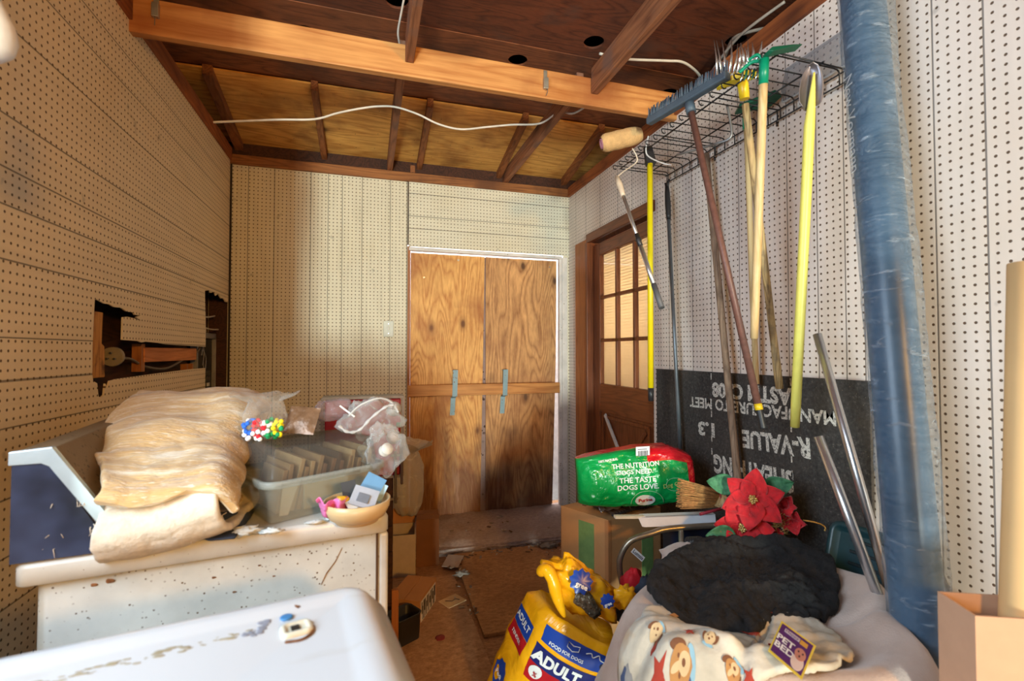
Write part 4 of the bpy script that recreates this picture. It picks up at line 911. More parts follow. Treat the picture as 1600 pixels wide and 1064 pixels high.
# rake with yellow socket
m_yplast = simple('yellow_plastic', srgb(230, 200, 40), .35)
ky = thing('garden_rake', (1.285, 1.39, 2.24), 'rake with yellow plastic socket, steel tines and dirty wooden handle', 'rake')
ra, rb3 = V((1.283, 1.392, 2.25)), V((1.45, 1.411, 1.146))
MB().tube([ra.lerp(rb3, k / 14) for k in range(1, 15)], [.0125] * 12 + [.014, .013], 14).build('handle', m_ashgrey, ky)
MB().tube([ra + V((0, 0, .018)), ra.lerp(rb3, .01), ra.lerp(rb3, .055)], [.012, .0185, .0165], 14).build('socket', m_yplast, ky)
MB().poly([(1.232, 1.47, 2.262), (1.262, 1.43, 2.290), (1.29, 1.395, 2.296), (1.345, 1.36, 2.292), (1.345, 1.35, 2.272), (1.29, 1.380, 2.270), (1.255, 1.42, 2.266)], (.012, .012, -.004)).build('crossbar', m_yplast, ky, .004)
m_bright = simple('bright_tines', (.78, .82, .84), .22, .95, .08)
def tines(parent, c, n, sx, h, spread=.05, m=m_bright, name='tine'):
    for k in range(n):
        a = (k + .5) / n - .5; p = V(c) + V((a * sx, -a * spread, 0)); q = p + V((a * .03 + random.uniform(-.01, .01), random.uniform(-.01, .01), h * random.uniform(.75, 1.1)))
        MB().tube([p, p.lerp(q, .5) + V((.003, 0, 0)), q], [.0065, .0048, .0008], 6, flat=.4).build(name, m, parent)
tines(ky, (1.262, 1.42, 2.292), 8, .10, .125)
# green cultivator
kg = thing('garden_cultivator', (1.222, 1.24, 2.16), 'green-socket hoe cultivator with pale smooth wooden handle', 'hoe')
m_grn = simple('green_enamel', srgb(0, 140, 104), .35); m_dgrn = simple('dark_green_enamel', srgb(16, 92, 66), .4)
ga2, gb2 = V((1.222, 1.232, 2.228)), V((1.295, 1.366, 1.328))
MB().tube([ga2.lerp(gb2, k / 12) for k in range(1, 13)], [.0135] * 11 + [.0125], 16).build('handle', m_ash, kg)
MB().tube([ga2, ga2.lerp(gb2, .085)], .0148, 16).build('socket', m_grn, kg)
MB().poly([(1.215, 1.238, 2.235), (1.232, 1.238, 2.250), (1.30, 1.225, 2.262), (1.315, 1.20, 2.250), (1.27, 1.21, 2.240), (1.225, 1.225, 2.228)], (0, -.03, .006)).build('blade', m_dgrn, kg, .002)
b = MB().tube(spline([(1.22, 1.24, 2.225), (1.205, 1.27, 2.235), (1.185, 1.30, 2.215)], 6), .006, 8).tube(spline([(1.222, 1.24, 2.23), (1.21, 1.25, 2.25), (1.20, 1.28, 2.245)], 6), .005, 8)
b.build('neck', m_grn, kg)
tines(kg, (1.200, 1.275, 2.238), 5, .05, .065, .04)
for k in range(6):
    p = V((1.20 + k * .010, 1.30 - .006 * k, 2.225)); MB().tube([p, p + V((-.004, 0, -.022)), p + V((-.010, .004, -.038))], [.004, .0035, .001], 6).build('lower_tine', m_dgrn if k % 2 else m_bright, kg)
# third pale handle whose rake lies on the shelf
gr3 = thing('leaf_rake', (1.49, 1.58, 1.15), 'slim pale wooden handle hanging behind the rake, dark green tool on top', 'rake')
MB().tube([(1.49, 1.60, 2.29), (1.495, 1.585, 1.60), (1.50, 1.573, 1.151)], .0115, 14).build('handle', m_ash, gr3)
MB().poly([(1.45, 1.62, 2.262), (1.54, 1.52, 2.262), (1.53, 1.46, 2.268), (1.48, 1.44, 2.268), (1.42, 1.56, 2.264)], (0, 0, .012)).build('rake_head', m_dgrn, gr3, .003)
MB().tube([(1.49, 1.60, 2.20), (1.49, 1.60, 2.31)], .014, 14).build('socket', m_grn, gr3)
# shovel with yellow handle
sh = thing('shovel', (1.30, 1.15, 2.05), 'grey-bladed shovel hanging blade up with long pale yellow handle', 'shovel')
m_fib = simple('faded_yellow_fibreglass', srgb(236, 226, 110), .4, 0, .06)
sa, sb2 = V((1.310, 1.148, 1.985)), V((1.38, 1.282, 1.028))
MB().tube([V((1.302, 1.122, 2.135)), V((1.303, 1.128, 2.09)), V((1.306, 1.138, 2.03))] + [sa.lerp(sb2, k / 12) for k in range(13)], [.003, .007, .012] + [.0155] * 12 + [.014], 14).build('handle', m_fib, sh)
def blade(u, v):
    a = (u - .5) * 2; wv = .066 * (math.sin(math.pi * min(1, v * .8 + .2)) ** .5) * (1 if v > .12 else .7 + v * 2.5)
    c = V((1.298, 1.142, 2.03)).lerp(V((1.300, 1.130, 2.165)), v)
    return c + V((.55, -.20, 0)).normalized() * a * wv * .55 + V((-.34, -.94, 0)) * (.022 * a * a - .010)
MB().grid(blade, 14, 18).build('blade', simple('dull_shovel_steel', srgb(132, 128, 134), .35, .7, .15), sh, solid=.002)
# bits under the yellow rake: hanging metal bracket
MB().tube(spline([(1.36, 1.56, 2.262), (1.365, 1.55, 2.20), (1.368, 1.55, 2.13), (1.34, 1.60, 2.12), (1.27, 1.76, 2.13)], 6), .005, 8).build('metal_hook', simple('galvanised_hook', srgb(150, 150, 148), .4, .7), label='galvanised hook bracket dangling under the shelf beside the yellow socket', cat='hook')
# clear tray leaning on the wall above the shelf
TR = frame((1.505, 1.30, 2.256), 0, 0, 78) 
m_tray = film('clear_tray_film', .16, srgb(190, 194, 200), .1, .2, 8)
ty = thing('clear_tray', (1.5, 1.3, 2.256), 'clear plastic tray leaning on the wall on top of the shelf', 'tray')
TR = Matrix.Translation((1.548, 1.152, 2.262)) @ Matrix(((0, .26, -.965, 0), (1, 0, 0, 0), (0, -.965 * -1, .26, 0), (0, 0, 0, 1)))
rloft(MB(), .315, .125, .016, [(.014, .034), (.012, .030), (.002, .002), (-.008, 0), (-.010, .002)][::-1], TR, cap=True).build('tray_shell', m_tray, ty, solid=.0015)
b = MB().tube([TR @ V((x, y, 0)) for x, y in rrect(.335, .145, .02, 0, 5, -.01, -.01)], .0042, 6, closed=True)
b.build('rim', simple('cloudy_rim', srgb(206, 208, 206), .2), ty)

# ================================================================== RIGHT WALL: LEANING THINGS
g = G('fibre_board'); f = g.noise(90, 5, rough=.7)
c = g.ramp(f, [(.3, srgb(34, 33, 32)), (.6, srgb(66, 64, 62)), (.78, srgb(118, 114, 108))])
c = g.mix(g.rng(g.voro(70), .05, .11, .75, 0), c, srgb(150, 136, 112))
c = g.mix(g.rng(g.noise(4, 4), .5, .7, 0, .35), c, srgb(92, 84, 74))
m_board = g.end(g.bsdf(c, .85, 0, g.bump(f, .5, .004)))
bd = thing('fibre_board', (1.55, 1.75, 0), 'black fibre sheathing board with upside-down white lettering against the pegboard', 'board')
XBF = 1.546
MB().box(XBF, XBF + .013, 1.150, 2.345, .0, 1.186).build('board', m_board, bd, .002)
g = G('white_stencil'); f = g.noise(160, 3)
m_sten = g.end(g.bsdf(g.mix(g.rng(f, .36, .50), srgb(96, 94, 90), srgb(214, 212, 202)), .8))
def btext(s_, yr, zr, yl, zl, size, sx=1.0, bold=0.0):
    """lettering turned upside down: reads from the right end (yr) to the left end (yl)"""
    u = V((0, yl - yr, zl - zr)); ln = u.length; u.normalize(); v = V((0, u.z, -u.y))
    if v.z > 0: v = -v
    c = V((XBF - .0009, (yr + yl) / 2, (zr + zl) / 2))
    b = MB(); text_mb(b, s_, size, lambda a, d: (a, d, 0))
    xs = [p.x for p in b.v]; k = ln / (max(xs) - min(xs)); mx = (max(xs) + min(xs)) / 2
    b = MB(); text_mb(b, s_, size, lambda a, d: c + u * (a - mx) * k + v * d, bold=bold); b.build('lettering', m_sten, bd, fix=False)
btext('ASTM C208', 1.452, 1.112, 1.885, 1.108, .088, bold=.004)
btext('MANUFACTURE TO MEET', 1.27, 1.052, 2.05, 1.035, .068, bold=.002)
btext('R-VALUE', 1.375, .932, 1.70, .912, .100, bold=.004)
btext('1.3', 1.880, .918, 1.985, .914, .085, bold=.004)
btext('SHEATHING', 1.448, .790, 1.880, .768, .112, bold=.0045)
b = MB()
for y in (1.895, 1.452):
    for z0, z1 in ((1.15, 1.18), (.975, 1.005), (.86, .89), (.80, .83)): b.box(XBF - .0009, XBF - .0002, y - .003, y + .003, z0 - .0, z1)
b.build('stencil_dash', m_sten, bd)
# metal tubes
def tubeobj(p, q_, r, label):
    p, q_ = V(p), V(q_); t = thing('metal_tube', q_, label, 'tube')
    MB().tube([p, q_], r, 18, cap=False).build('tube', m_alu, t, solid=.0015)
tubeobj((1.40, 1.21, 1.338), (1.405, .968, .505), .0125, 'longer bare aluminium tube leaning between black board and blue roll')
tubeobj((1.30, 1.124, 1.026), (1.315, .955, .60), .0125, 'shorter bare aluminium tube standing in the pet bed')
# blue roll in clear film
br = thing('vinyl_roll', (1.215, .726, 0), 'tall blue vinyl roll wrapped in clear plastic leaning on the wall', 'roll')
r0, r1 = V((1.437, 1.075, 2.42)), V((1.262, .790, .0))
RV = lambda t: r0.lerp(r1, t)
g = G('blue_vinyl'); c = g.ramp(g.noise(7, 4), [(.3, srgb(48, 76, 100)), (.7, srgb(70, 100, 126))])
m_vin = g.end(g.bsdf(c, .35))
MB().tube([RV(k / 30) for k in range(31)], .056, 32).build('vinyl', m_vin, br)
g = G('roll_film'); h = g.noise(12, 4, v=g.map((1, 1, 3.0)), dist=1.5); nb = g.bump(h, 1.0, .03)
tr = g.n('BsdfTransparent', {'Color': (.93, .95, .97)}).outputs[0]
pbs = g.bsdf(srgb(170, 190, 210), .12, 0, nb)
fac = g.math('ADD', .07, g.math('MULTIPLY', g.n('LayerWeight', {0: .3}).outputs[1], .5))
fac = g.math('ADD', fac, g.rng(g.noise(10, 4, v=g.map((.8, .8, 3.0)), dist=1.6), .60, .70, 0, .34))  # pale streaks mixed into the film as painted highlights
m_rfilm = g.end(g.n('MixShader', {0: fac, 1: tr, 2: pbs}).outputs[0])
def rfilm(u, v):
    a = 2 * math.pi * u; c = RV(v * 1.0 - .002); rr = .062 + .0035 * fz(math.cos(a) * 2, math.sin(a) * 2, v * 26) + .022 * max(0, math.cos(a - .5)) ** 10 * (.7 + .3 * nz(v * 9))
    d = (r1 - r0).normalized(); n1 = V((1, 0, 0)); n1 = (n1 - d * n1.dot(d)).normalized(); n2 = d.cross(n1)
    return c + (n1 * math.cos(a) + n2 * math.sin(a)) * rr
MB().grid(rfilm, 72, 150, cu=True).build('plastic_wrap', m_rfilm, br)
b = MB()
def rtxt(a_, d_):
    t = .135 + a_ / 2.42; c = RV(t); dd = (r1 - r0).normalized(); n1 = (V((-.92, .39, 0)) - dd * V((-.92, .39, 0)).dot(dd)).normalized(); n2 = dd.cross(n1)
    an = -.12 - d_ / .068; return c + (n1 * math.cos(an) + n2 * math.sin(an)) * .0672
text_mb(b, 'New Vormann', .046, rtxt, align='LEFT', sx=1.1)
b.build('wrap_print', film('print_film', .34, srgb(230, 234, 238), .3, .1, 8), br, fix=False)
# cardboard tube and carton at the right edge
carton('tall_carton', frame((1.048, .598, 0), -24), .30, .090, .806, simple('pinkish_cardboard', srgb(200, 160, 130), .8, 0, .04), 'tall open pinkish cardboard carton at lower right edge holding the tube', (), closed=False)
ctb = thing('cardboard_tube', (1.12, .59, .3), 'thick tan cardboard tube standing in the tall carton at right edge', 'tube')
MB().tube([(1.215, .588, 1.45), (1.196, .592, 1.05), (1.180, .598, .73), (1.16, .60, .30), (1.15, .60, .01)], .034, 28, cap=False).build('tube', simple('tan_kraft_tube', srgb(226, 186, 130), .7, 0, .05, 6), ctb, solid=.004)
MB().box(1.50, 1.56, .70, .955, .0, .606).build('melamine_board', simple('white_melamine', srgb(206, 200, 188), .5, 0, .05), label='short white panel standing against the pegboard behind the blue roll', cat='board', bevel=.003)
# dark teal tray and black case behind the bed
m_teal = simple('teal_plastic', srgb(28, 62, 70), .35, 0, .12)
tl_ = thing('teal_tray', (1.5, 1.12, .5), 'dark teal ribbed plastic tray leaning behind the pet bed', 'tray')
TT2 = Matrix.Translation((1.470, 1.265, .48)) @ Matrix.Rotation(R(-80), 4, 'Z') @ Matrix.Rotation(R(72), 4, 'X')
rloft(MB(), .27, .24, .04, [(0, 0), (.004, .03), (.012, .034), (.022, .030), (.034, .014)], TT2).build('tray', m_teal, tl_)
b = MB()
for k in range(5): b.box(.07, .20, .04 + .036 * k, .05 + .036 * k, .013, .020, T=TT2)
b.build('rib', simple('teal_dark', srgb(14, 34, 40), .4), tl_, .002)
MB().ball((1.502, .985, .60), .10, 20, (.35, .75, 1.15)).build('black_case', m_blk, label='rounded black plastic case peeking out behind the blue roll', cat='case')

# ================================================================== PET BED PILE
CX, CY, RX, RY = 1.045, 1.04, .50, .385
def BR(a):
    rx = RX if math.cos(a) < 0 else .455
    r = 1 / math.sqrt((math.cos(a) / rx) ** 2 + (math.sin(a) / RY) ** 2)
    return r * (1 - .10 * math.exp(-((a - 2.36) / .42) ** 2)) * (1 - .24 * math.exp(-((a + .52) / .42) ** 2)) * (1 + .018 * fz(math.cos(a) * 1.5, math.sin(a) * 1.5, 4))
def zb(x, y):
    r = math.hypot(x - CX, y - CY) / BR(math.atan2(y - CY, x - CX))
    s = .565 + .05 * math.exp(-((r - .74) / .17) ** 2)
    if r > .80: s -= min(.17, .17 * ((r - .80) / .2) ** 2)
    s += .030 * math.exp(-(((x - 1.33) / .11) ** 2 + ((y - 1.02) / .12) ** 2))
    s += .010 * fz(x * 4, y * 4, 2.0)
    s -= .014 * math.exp(-((math.atan2(y - CY, x - CX) + 2.55) / .05) ** 2) + .02 * math.exp(-((math.atan2(y - CY, x - CX) + .45) / .06) ** 2)
    return s
fc = thing('folding_chair', (1.1, 1.3, 0), 'old tubular metal chair carrying the pet bed', 'chair')
m_chairtube = simple('tarnished_chrome', srgb(150, 142, 126), .35, .8, .2)
MB().box(.72, 1.38, .92, 1.50, .255, .275).build('seat', m_navy, fc, .008)
for nm, q in (('side_tube', [(.955, 1.655, .02), (.955, 1.662, .30), (.935, 1.672, .44), (.940, 1.668, .50), (.975, 1.656, .553), (1.05, 1.63, .583), (1.12, 1.612, .600), (1.30, 1.56, .612)]),):
    MB().tube(spline(q, 8), .0115, 14).build('frame_tube', m_chairtube, fc)
MB().tube([(1.158, 1.59, .0), (1.160, 1.60, .60)], .010, 12).build('frame_tube', m_chairtube, fc)
for x_, y_ in ((.75, .96), (1.34, .96)): MB().tube([(x_, y_, 0), (x_, y_, .258)], .011, 12).build('leg', m_chairtube, fc)
MB().tube([(.955, 1.655, .25), (.955, 1.50, .262)], .011, 12).tube([(1.16, 1.60, .25), (1.16, 1.49, .262)], .011, 12).build('seat_rail', m_chairtube, fc)
sf = frame((.985, 1.622, .512), -5, 0, 0) @ Matrix.Rotation(R(42), 4, 'Y')
stk = thing('paper_sticker', (.985, 1.622, .5), 'small white sticker with dark lettering stuck to the chair tube', 'sticker')
MB().box(-.030, .030, 0, .001, -.010, .010, T=sf).build('paper', simple('sticker_white', (.75, .74, .72), .6), stk)
b = MB(); text_mb(b, 'Lumsis', .019, lambda a, d: sf @ V((a, -.0006, d)), bold=.0004); b.build('lettering', simple('sticker_ink', (.03, .03, .06), .6), stk, fix=False)
g = G('beige_plush'); f = g.noise(200, 3); c = g.ramp(g.noise(3.2, 5), [(.32, srgb(176, 152, 138)), (.5, srgb(200, 180, 168)), (.7, srgb(216, 200, 190))])
c = g.mix(g.rng(g.noise(9, 4), .56, .72, 0, .4), c, srgb(150, 116, 92))
m_plush = g.end(g.bsdf(c, .95, 0, g.bump(f, .4, .004), Sheen_Weight=.4))
b = MB(); vs = []; NR, NA = 26, 96
for i in range(NR):
    for k in range(NA):
        a = -math.pi + 2 * math.pi * k / NA; r = i / (NR - 1)
        x = CX + BR(a) * r * math.cos(a); y = CY + BR(a) * r * math.sin(a); vs.append(V((x, y, zb(x, y))))
low = [(1.025, .40), (1.03, .36), (1.00, .31), (.92, .282), (.6, .278)]
for r, z in low:
    for k in range(NA):
        a = -math.pi + 2 * math.pi * k / NA
        vs.append(V((CX + BR(a) * r * math.cos(a), CY + BR(a) * r * math.sin(a), z + (.01 * fz(a * 2, 1) if z > .3 else 0))))
T_ = NR + len(low)
b.add(vs, [(i * NA + k, i * NA + (k + 1) % NA, (i + 1) * NA + (k + 1) % NA, (i + 1) * NA + k) for i in range(T_ - 1) for k in range(NA)] + [[(T_ - 1) * NA + k for k in range(NA)]], 0, True)
bedo = b.build('pet_bed', m_plush, label='large round beige plush pet bed heaped with blankets', cat='pet bed')
# cloth laid over the bed, outlined in plan
def cloth(name, outline, h, mats, label, cat, seed=0, amp=.02, edge=.006, dome=0, nr=34, na=120, th=.004, wr=9, cen=None, extra=None, sub=0):
    n = len(outline); cx = sum(p[0] for p in outline) / n if cen is None else cen[0]; cy = sum(p[1] for p in outline) / n if cen is None else cen[1]
    angs = sorted([(math.atan2(p[1] - cy, p[0] - cx), math.hypot(p[0] - cx, p[1] - cy)) for p in outline])
    def rad(a):
        ext = [(angs[-1][0] - 2 * math.pi, angs[-1][1])] + angs + [(angs[0][0] + 2 * math.pi, angs[0][1])]
        for (a0, r0_), (a1, r1_) in zip(ext, ext[1:]):
            if a0 <= a <= a1:
                t = (a - a0) / (a1 - a0 + 1e-9); t = t * t * (3 - 2 * t); return r0_ + (r1_ - r0_) * t
        return angs[0][1]
    def Z(x, y, r):
        return h(x, y) + edge + dome * (1 - r * r) + amp * (.5 + .5 * fz(x * wr + seed, y * wr, seed)) + amp * .8 * abs(nz(x * wr * .8 + 2 * y * wr + seed, y * 5)) + (extra(x, y) if extra else 0)
    b = MB(); vs = []
    for i in range(nr):
        for k in range(na):
            a = -math.pi + 2 * math.pi * k / na; r = i / (nr - 1); rr = rad(a) * r * (1 + .035 * r * fz(a * 5 + seed, 2, seed))
            x = cx + rr * math.cos(a); y = cy + rr * math.sin(a); z = Z(x, y, r)
            if i == nr - 1: z -= edge * .6 + amp * .3
            vs.append(V((x, y, z)))
    fs = [(i * na + k, i * na + (k + 1) % na, (i + 1) * na + (k + 1) % na, (i + 1) * na + k) for i in range(nr - 1) for k in range(na)]
    b.add(vs, fs, 0, True)
    o = b.build(name, mats, label=label, cat=cat, solid=th); o.modifiers['solid'].offset = 0
    from mathutils.bvhtree import BVHTree
    tree = BVHTree.FromPolygons(vs, fs)
    def zf(x, y):
        h_ = tree.ray_cast(V((x, y, 2)), V((0, 0, -1)))
        return h_[0].z if h_[0] else h(x, y)
    return o, zf
g = G('black_fleece'); f = g.noise(26, 6, rough=.8); c = g.ramp(f, [(.35, (.007, .007, .008)), (.7, (.036, .035, .037))])
c = g.mix(g.rng(g.voro(45), .03, .06, .6, 0), c, (.25, .23, .2))
m_fleece = g.end(g.bsdf(c, .95, 0, g.bump(g.noise(140, 5, rough=.8), 1.0, .01), Sheen_Weight=.0))
fo, _ = cloth('black_fleece', [(.744, 1.093), (.755, 1.19), (.82, 1.26), (.96, 1.34), (1.10, 1.38), (1.25, 1.36), (1.36, 1.28), (1.375, 1.17), (1.32, 1.085), (1.248, 1.035), (1.09, .985), (1.0, 1.01), (.88, .985), (.80, 1.02)], zb, m_fleece, 'black fleece blanket heaped on the pet bed below the red flowers', 'blanket', 3, .036, .012, .035, 70, 260, .008, 9, extra=lambda x, y: .007 * fz(x * 60, y * 60, 1, 3))
g = G('printed_flannel'); c = g.ramp(g.noise(8, 4), [(.35, srgb(178, 170, 154)), (.65, srgb(214, 206, 190))])
c = g.mix(g.rng(g.noise(14, 3), .60, .72, 0, .5), c, srgb(160, 186, 200)); c = g.mix(g.rng(g.noise(10, 3, v=g.map(loc=(3, 2, 1))), .60, .72, 0, .6), c, srgb(206, 174, 130))
m_flan = g.end(g.bsdf(c, .9, 0, g.bump(g.noise(90, 4), .3, .004)))
bo, zk = cloth('printed_blanket', [(.575, 1.04), (.60, 1.075), (.656, 1.07), (.785, 1.115), (.86, 1.115), (.90, 1.03), (.93, 1.04), (.97, 1.065), (1.04, 1.06), (1.11, 1.01), (1.12, .93), (1.08, .86), (.98, .80), (.80, .80), (.62, .86), (.56, .94)], zb, m_flan, 'white flannel blanket printed with puppies and red stars on the bed', 'blanket', 11, .022, .006, .010, 60, 220, .004, 9, cen=(.85, .96), extra=lambda x, y: .006 * math.sin(26 * x + 34 * y + 6 * nz(x * 5, y * 5)) * (.5 + nz(x * 7, y * 7)))
def decal(name, pts, m, parent, zf=None, lift=.007):
    zf = zf or zk; b = MB(); n = len(pts); cx = sum(p[0] for p in pts) / n; cy = sum(p[1] for p in pts) / n; K_ = 6
    vs = [V((cx, cy, zf(cx, cy) + lift))]
    for i in range(1, K_ + 1):
        for p in pts: x = cx + (p[0] - cx) * i / K_; y = cy + (p[1] - cy) * i / K_; vs.append(V((x, y, zf(x, y) + lift)))
    fs = [(0, 1 + k, 1 + (k + 1) % n) for k in range(n)]
    for i in range(K_ - 1): fs += [(1 + i * n + k, 1 + i * n + (k + 1) % n, 1 + (i + 1) * n + (k + 1) % n, 1 + (i + 1) * n + k) for k in range(n)]
    b.add(vs, fs, 0, True); return b.build(name, m, parent, fix=True)
def star(cx, cy, r, rot=0, n=5, k=.42):
    return [(cx + (r if i % 2 == 0 else r * k) * math.cos(R(rot) + math.pi * i / n), cy + (r if i % 2 == 0 else r * k) * math.sin(R(rot) + math.pi * i / n)) for i in range(2 * n)]
def ell(cx, cy, a, b_, rot=0, n=24, wob=0, seed=0):
    c, s = math.cos(R(rot)), math.sin(R(rot)); o = []
    for i in range(n):
        t = 2 * math.pi * i / n; w_ = 1 + wob * nz(math.cos(t) * 2 + seed, math.sin(t) * 2); x, y = a * w_ * math.cos(t), b_ * w_ * math.sin(t); o.append((cx + x * c - y * s, cy + x * s + y * c))
    return o
m_pr = {k: simple('print_' + k, v, .9) for k, v in dict(red=srgb(168, 60, 44), dog=srgb(178, 128, 76), dogdark=srgb(120, 76, 50), doglight=srgb(206, 178, 136), blue=srgb(140, 178, 196), grey=srgb(150, 148, 148), navy=srgb(70, 84, 120)).items()}
for cx, cy, r, rot in ((.692, .928, .015, 60), (.612, .930, .024, 75), (.75, .815, .014, 20), (.92, .975, .014, 10)): decal('star_print', star(cx, cy, r, rot), m_pr['red'], bo)
def puppy(cx, cy, s, rot, main='dog', light='doglight'):
    c, sn = math.cos(R(rot)), math.sin(R(rot)); P = lambda x, y: (cx + (x * c - y * sn) * s, cy + (x * sn + y * c) * s)
    E_ = lambda x, y, a, b_, r_=0, w_=0, n=20: ell(*P(x, y), a * s, b_ * s, rot + r_, n, w_)
    decal('collar_print', E_(0, -.95, .8, .32), m_pr['blue'], bo, lift=.0066)
    decal('ear_print', E_(-.85, .1, .32, .72, 15), m_pr['dogdark'], bo, lift=.0070); decal('ear_print', E_(.85, .1, .32, .72, -15), m_pr['dogdark'], bo, lift=.0070)
    decal('head_print', E_(0, 0, .82, .95, 0, .12), m_pr[main], bo, lift=.0076); decal('face_print', E_(0, -.35, .45, .5), m_pr[light], bo, lift=.0082); decal('blaze_print', E_(0, .35, .16, .5), m_pr[light], bo, lift=.0082)
    for x, y, a in ((-.32, .12, .10), (.32, .12, .10), (0, -.28, .16)): decal('eye_print', E_(x, y, a, a, 0, 0, 10), m_pr['dogdark'], bo, lift=.0090)
puppy(.648, .900, .024, 60); puppy(.642, .982, .016, 80, 'doglight', 'doglight'); puppy(.718, .893, .014, -60, 'doglight'); puppy(.73, .838, .016, 90); puppy(.80, .93, .018, 150, 'doglight')
for cx, cy, a, b_, rot, m_ in ((.575, .99, .030, .010, 70, 'grey'), (.572, 1.02, .012, .010, 0, 'navy'), (.875, .925, .030, .012, 40, 'grey'), (.845, .895, .022, .010, 120, 'doglight'), (.905, .955, .012, .012, 0, 'grey'), (.80, 1.045, .014, .006, 20, 'dog'), (.99, 1.035, .024, .006, -10, 'doglight'), (1.02, 1.02, .010, .005, -20, 'red'), (.65, .88, .018, .008, 60, 'navy'), (.855, .86, .016, .009, 30, 'red'), (.625, .965, .008, .006, 0, 'red'), (.74, 1.06, .020, .007, 20, 'dog')):
    decal('bone_print', ell(cx, cy, a, b_, rot, 16, .5, cx * 9), m_pr[m_], bo)
decal('bow_print', [(.925, .985), (.915, .965), (.905, .960), (.890, .965), (.880, .985), (.893, .976), (.907, .974)], m_pr['red'], bo)
# pet bed tag
tg = thing('paper_tag', (.89, .85, .60), 'purple and yellow cardboard tag reading PET BED lying on the bed', 'tag')
kk = .922
a0, a1, a2, a3 = V((.995 * kk, .971 * kk, .660)), V((.989 * kk, .87 * kk, .658)), V((.87 * kk, .800 * kk, .650)), V((.875 * kk, .893 * kk, .654))
up_ = (a1 - a0).cross(a3 - a0).normalized(); up_ = up_ if up_.z > 0 else -up_
def TGp(u, v, l=0): return (a3.lerp(a2, u)).lerp(a0.lerp(a1, u), v) + up_ * l
def quad(mb, u0, u1, v0, v1, l, t=.0008): return mb.poly([TGp(u0, v0, l), TGp(u1, v0, l), TGp(u1, v1, l), TGp(u0, v1, l)], up_ * t)
quad(MB(), 0, 1, 0, 1, 0).build('yellow_card', simple('tag_yellow', srgb(232, 204, 70), .5), tg)
quad(MB(), .05, .95, .06, .94, .0010).build('purple_print', simple('tag_purple', srgb(84, 26, 104), .45), tg)
b = MB()
U1 = (a1 - a0).length; V1 = (a0 - a3).length
tf = lambda a, d: TGp(.31 + a / U1, .42 + d / V1, .0024)
text_mb(b, 'PET', .030, lambda a, d: tf(a, d + .014), bold=.0009); text_mb(b, 'BED', .030, lambda a, d: tf(a + .004, d - .014), bold=.0009)
b.build('lettering', simple('tag_white', (.85, .83, .8), .5), tg, fix=False)
b = MB(); quad(b, .18, .62, .76, .86, .002).build('white_bar', simple('tag_pale', srgb(206, 190, 196), .5), tg)
b = MB(); text_mb(b, 'Happy', .014, lambda a, d: TGp(.40 + a / U1, .81 + d / V1, .0032)); b.build('small_lettering', simple('tag_purple2', srgb(84, 26, 104), .5), tg, fix=False)
quad(MB(), .64, .84, .74, .86, .002).build('bone_mark', simple('tag_orange', srgb(220, 160, 60), .5), tg)
def tel(u, v, a, b_, l, m, nm): MB().poly([TGp(u + a * math.cos(t * math.pi / 10), v + b_ * math.sin(t * math.pi / 10), l) for t in range(20)], up_ * .0004).build(nm, m, tg)
tel(.76, .26, .17, .20, .0022, simple('dog_cream', srgb(222, 196, 184), .6), 'puppy_body'); tel(.76, .48, .15, .16, .0028, simple('dog_tan', srgb(196, 130, 110), .6), 'puppy_head')
for u, v in ((.70, .52), (.82, .52), (.76, .42)): tel(u, v, .022, .025, .0036, simple('dog_eye', (.05, .02, .02), .4), 'puppy_eye')
# poinsettias
g = G('red_velvet'); m_petal = g.end(g.bsdf(g.ramp(g.noise(40, 4), [(.3, srgb(164, 0, 12)), (.7, srgb(220, 3, 24))]), .75, 0, None, Sheen_Weight=.5))
g = G('fabric_leaf'); m_leaf = g.end(g.bsdf(g.ramp(g.noise(60, 5), [(.3, srgb(40, 96, 62)), (.7, srgb(84, 146, 100))]), .7))
m_gold = simple('gold_glitter', srgb(206, 176, 110), .3, .8, .4, 200, .6, 300)
def petal(c, d, n_, L_, W_, cup=.2, seed=0):
    c, d, n_ = V(c), V(d).normalized(), V(n_).normalized(); s_ = d.cross(n_).normalized(); n_ = s_.cross(d)
    def f(u, v):
        t = u; a = (v - .5) * 2; w_ = W_ * (math.sin(math.pi * min(1, t ** .8)) ** .75 * (1 - .25 * t) + .03 * (1 - t))
        return c + d * (L_ * t) + s_ * (a * w_) + n_ * (cup * L_ * (math.sin(t * 2.6) * .5 - .35 * t * t) + .22 * W_ * a * a + .012 * fz(t * 3 + seed, a * 1.5, seed) + .0015 * math.sin(a * 12) * t)
    return f
def bloom(parent, c, nrm, L_, W_, k, seed, m=m_petal, nm='petal', off=0, tilt=.25):
    nrm = V(nrm).normalized(); q = nrm.to_track_quat('Z', 'Y')
    for i in range(k):
        a = 2 * math.pi * (i + off) / k + .18 * nz(i, seed); d = q @ V((math.cos(a), math.sin(a), tilt + .1 * nz(i * 3, seed)))
        MB().grid(petal(V(c) + nrm * .002 * (i % 3), d, nrm, L_ * (1 + .12 * nz(i, seed, 3)), W_, .25, seed + i), 12, 9).build(nm, m, parent, solid=.001)
view = V((-1.25, -1.35, .55))
f1 = thing('artificial_poinsettia', (1.28, 1.41, .65), 'large red velvet poinsettia spray with gold centres and green leaves', 'artificial flower')
c1, c2 = V((1.290, 1.375, .765)), V((1.255, 1.385, .668))
bloom(f1, c1, view, .108, .046, 6, 2.2, off=.35); bloom(f1, c1 + view.normalized() * .004, view, .070, .028, 4, 4.2, off=.1, tilt=.12)
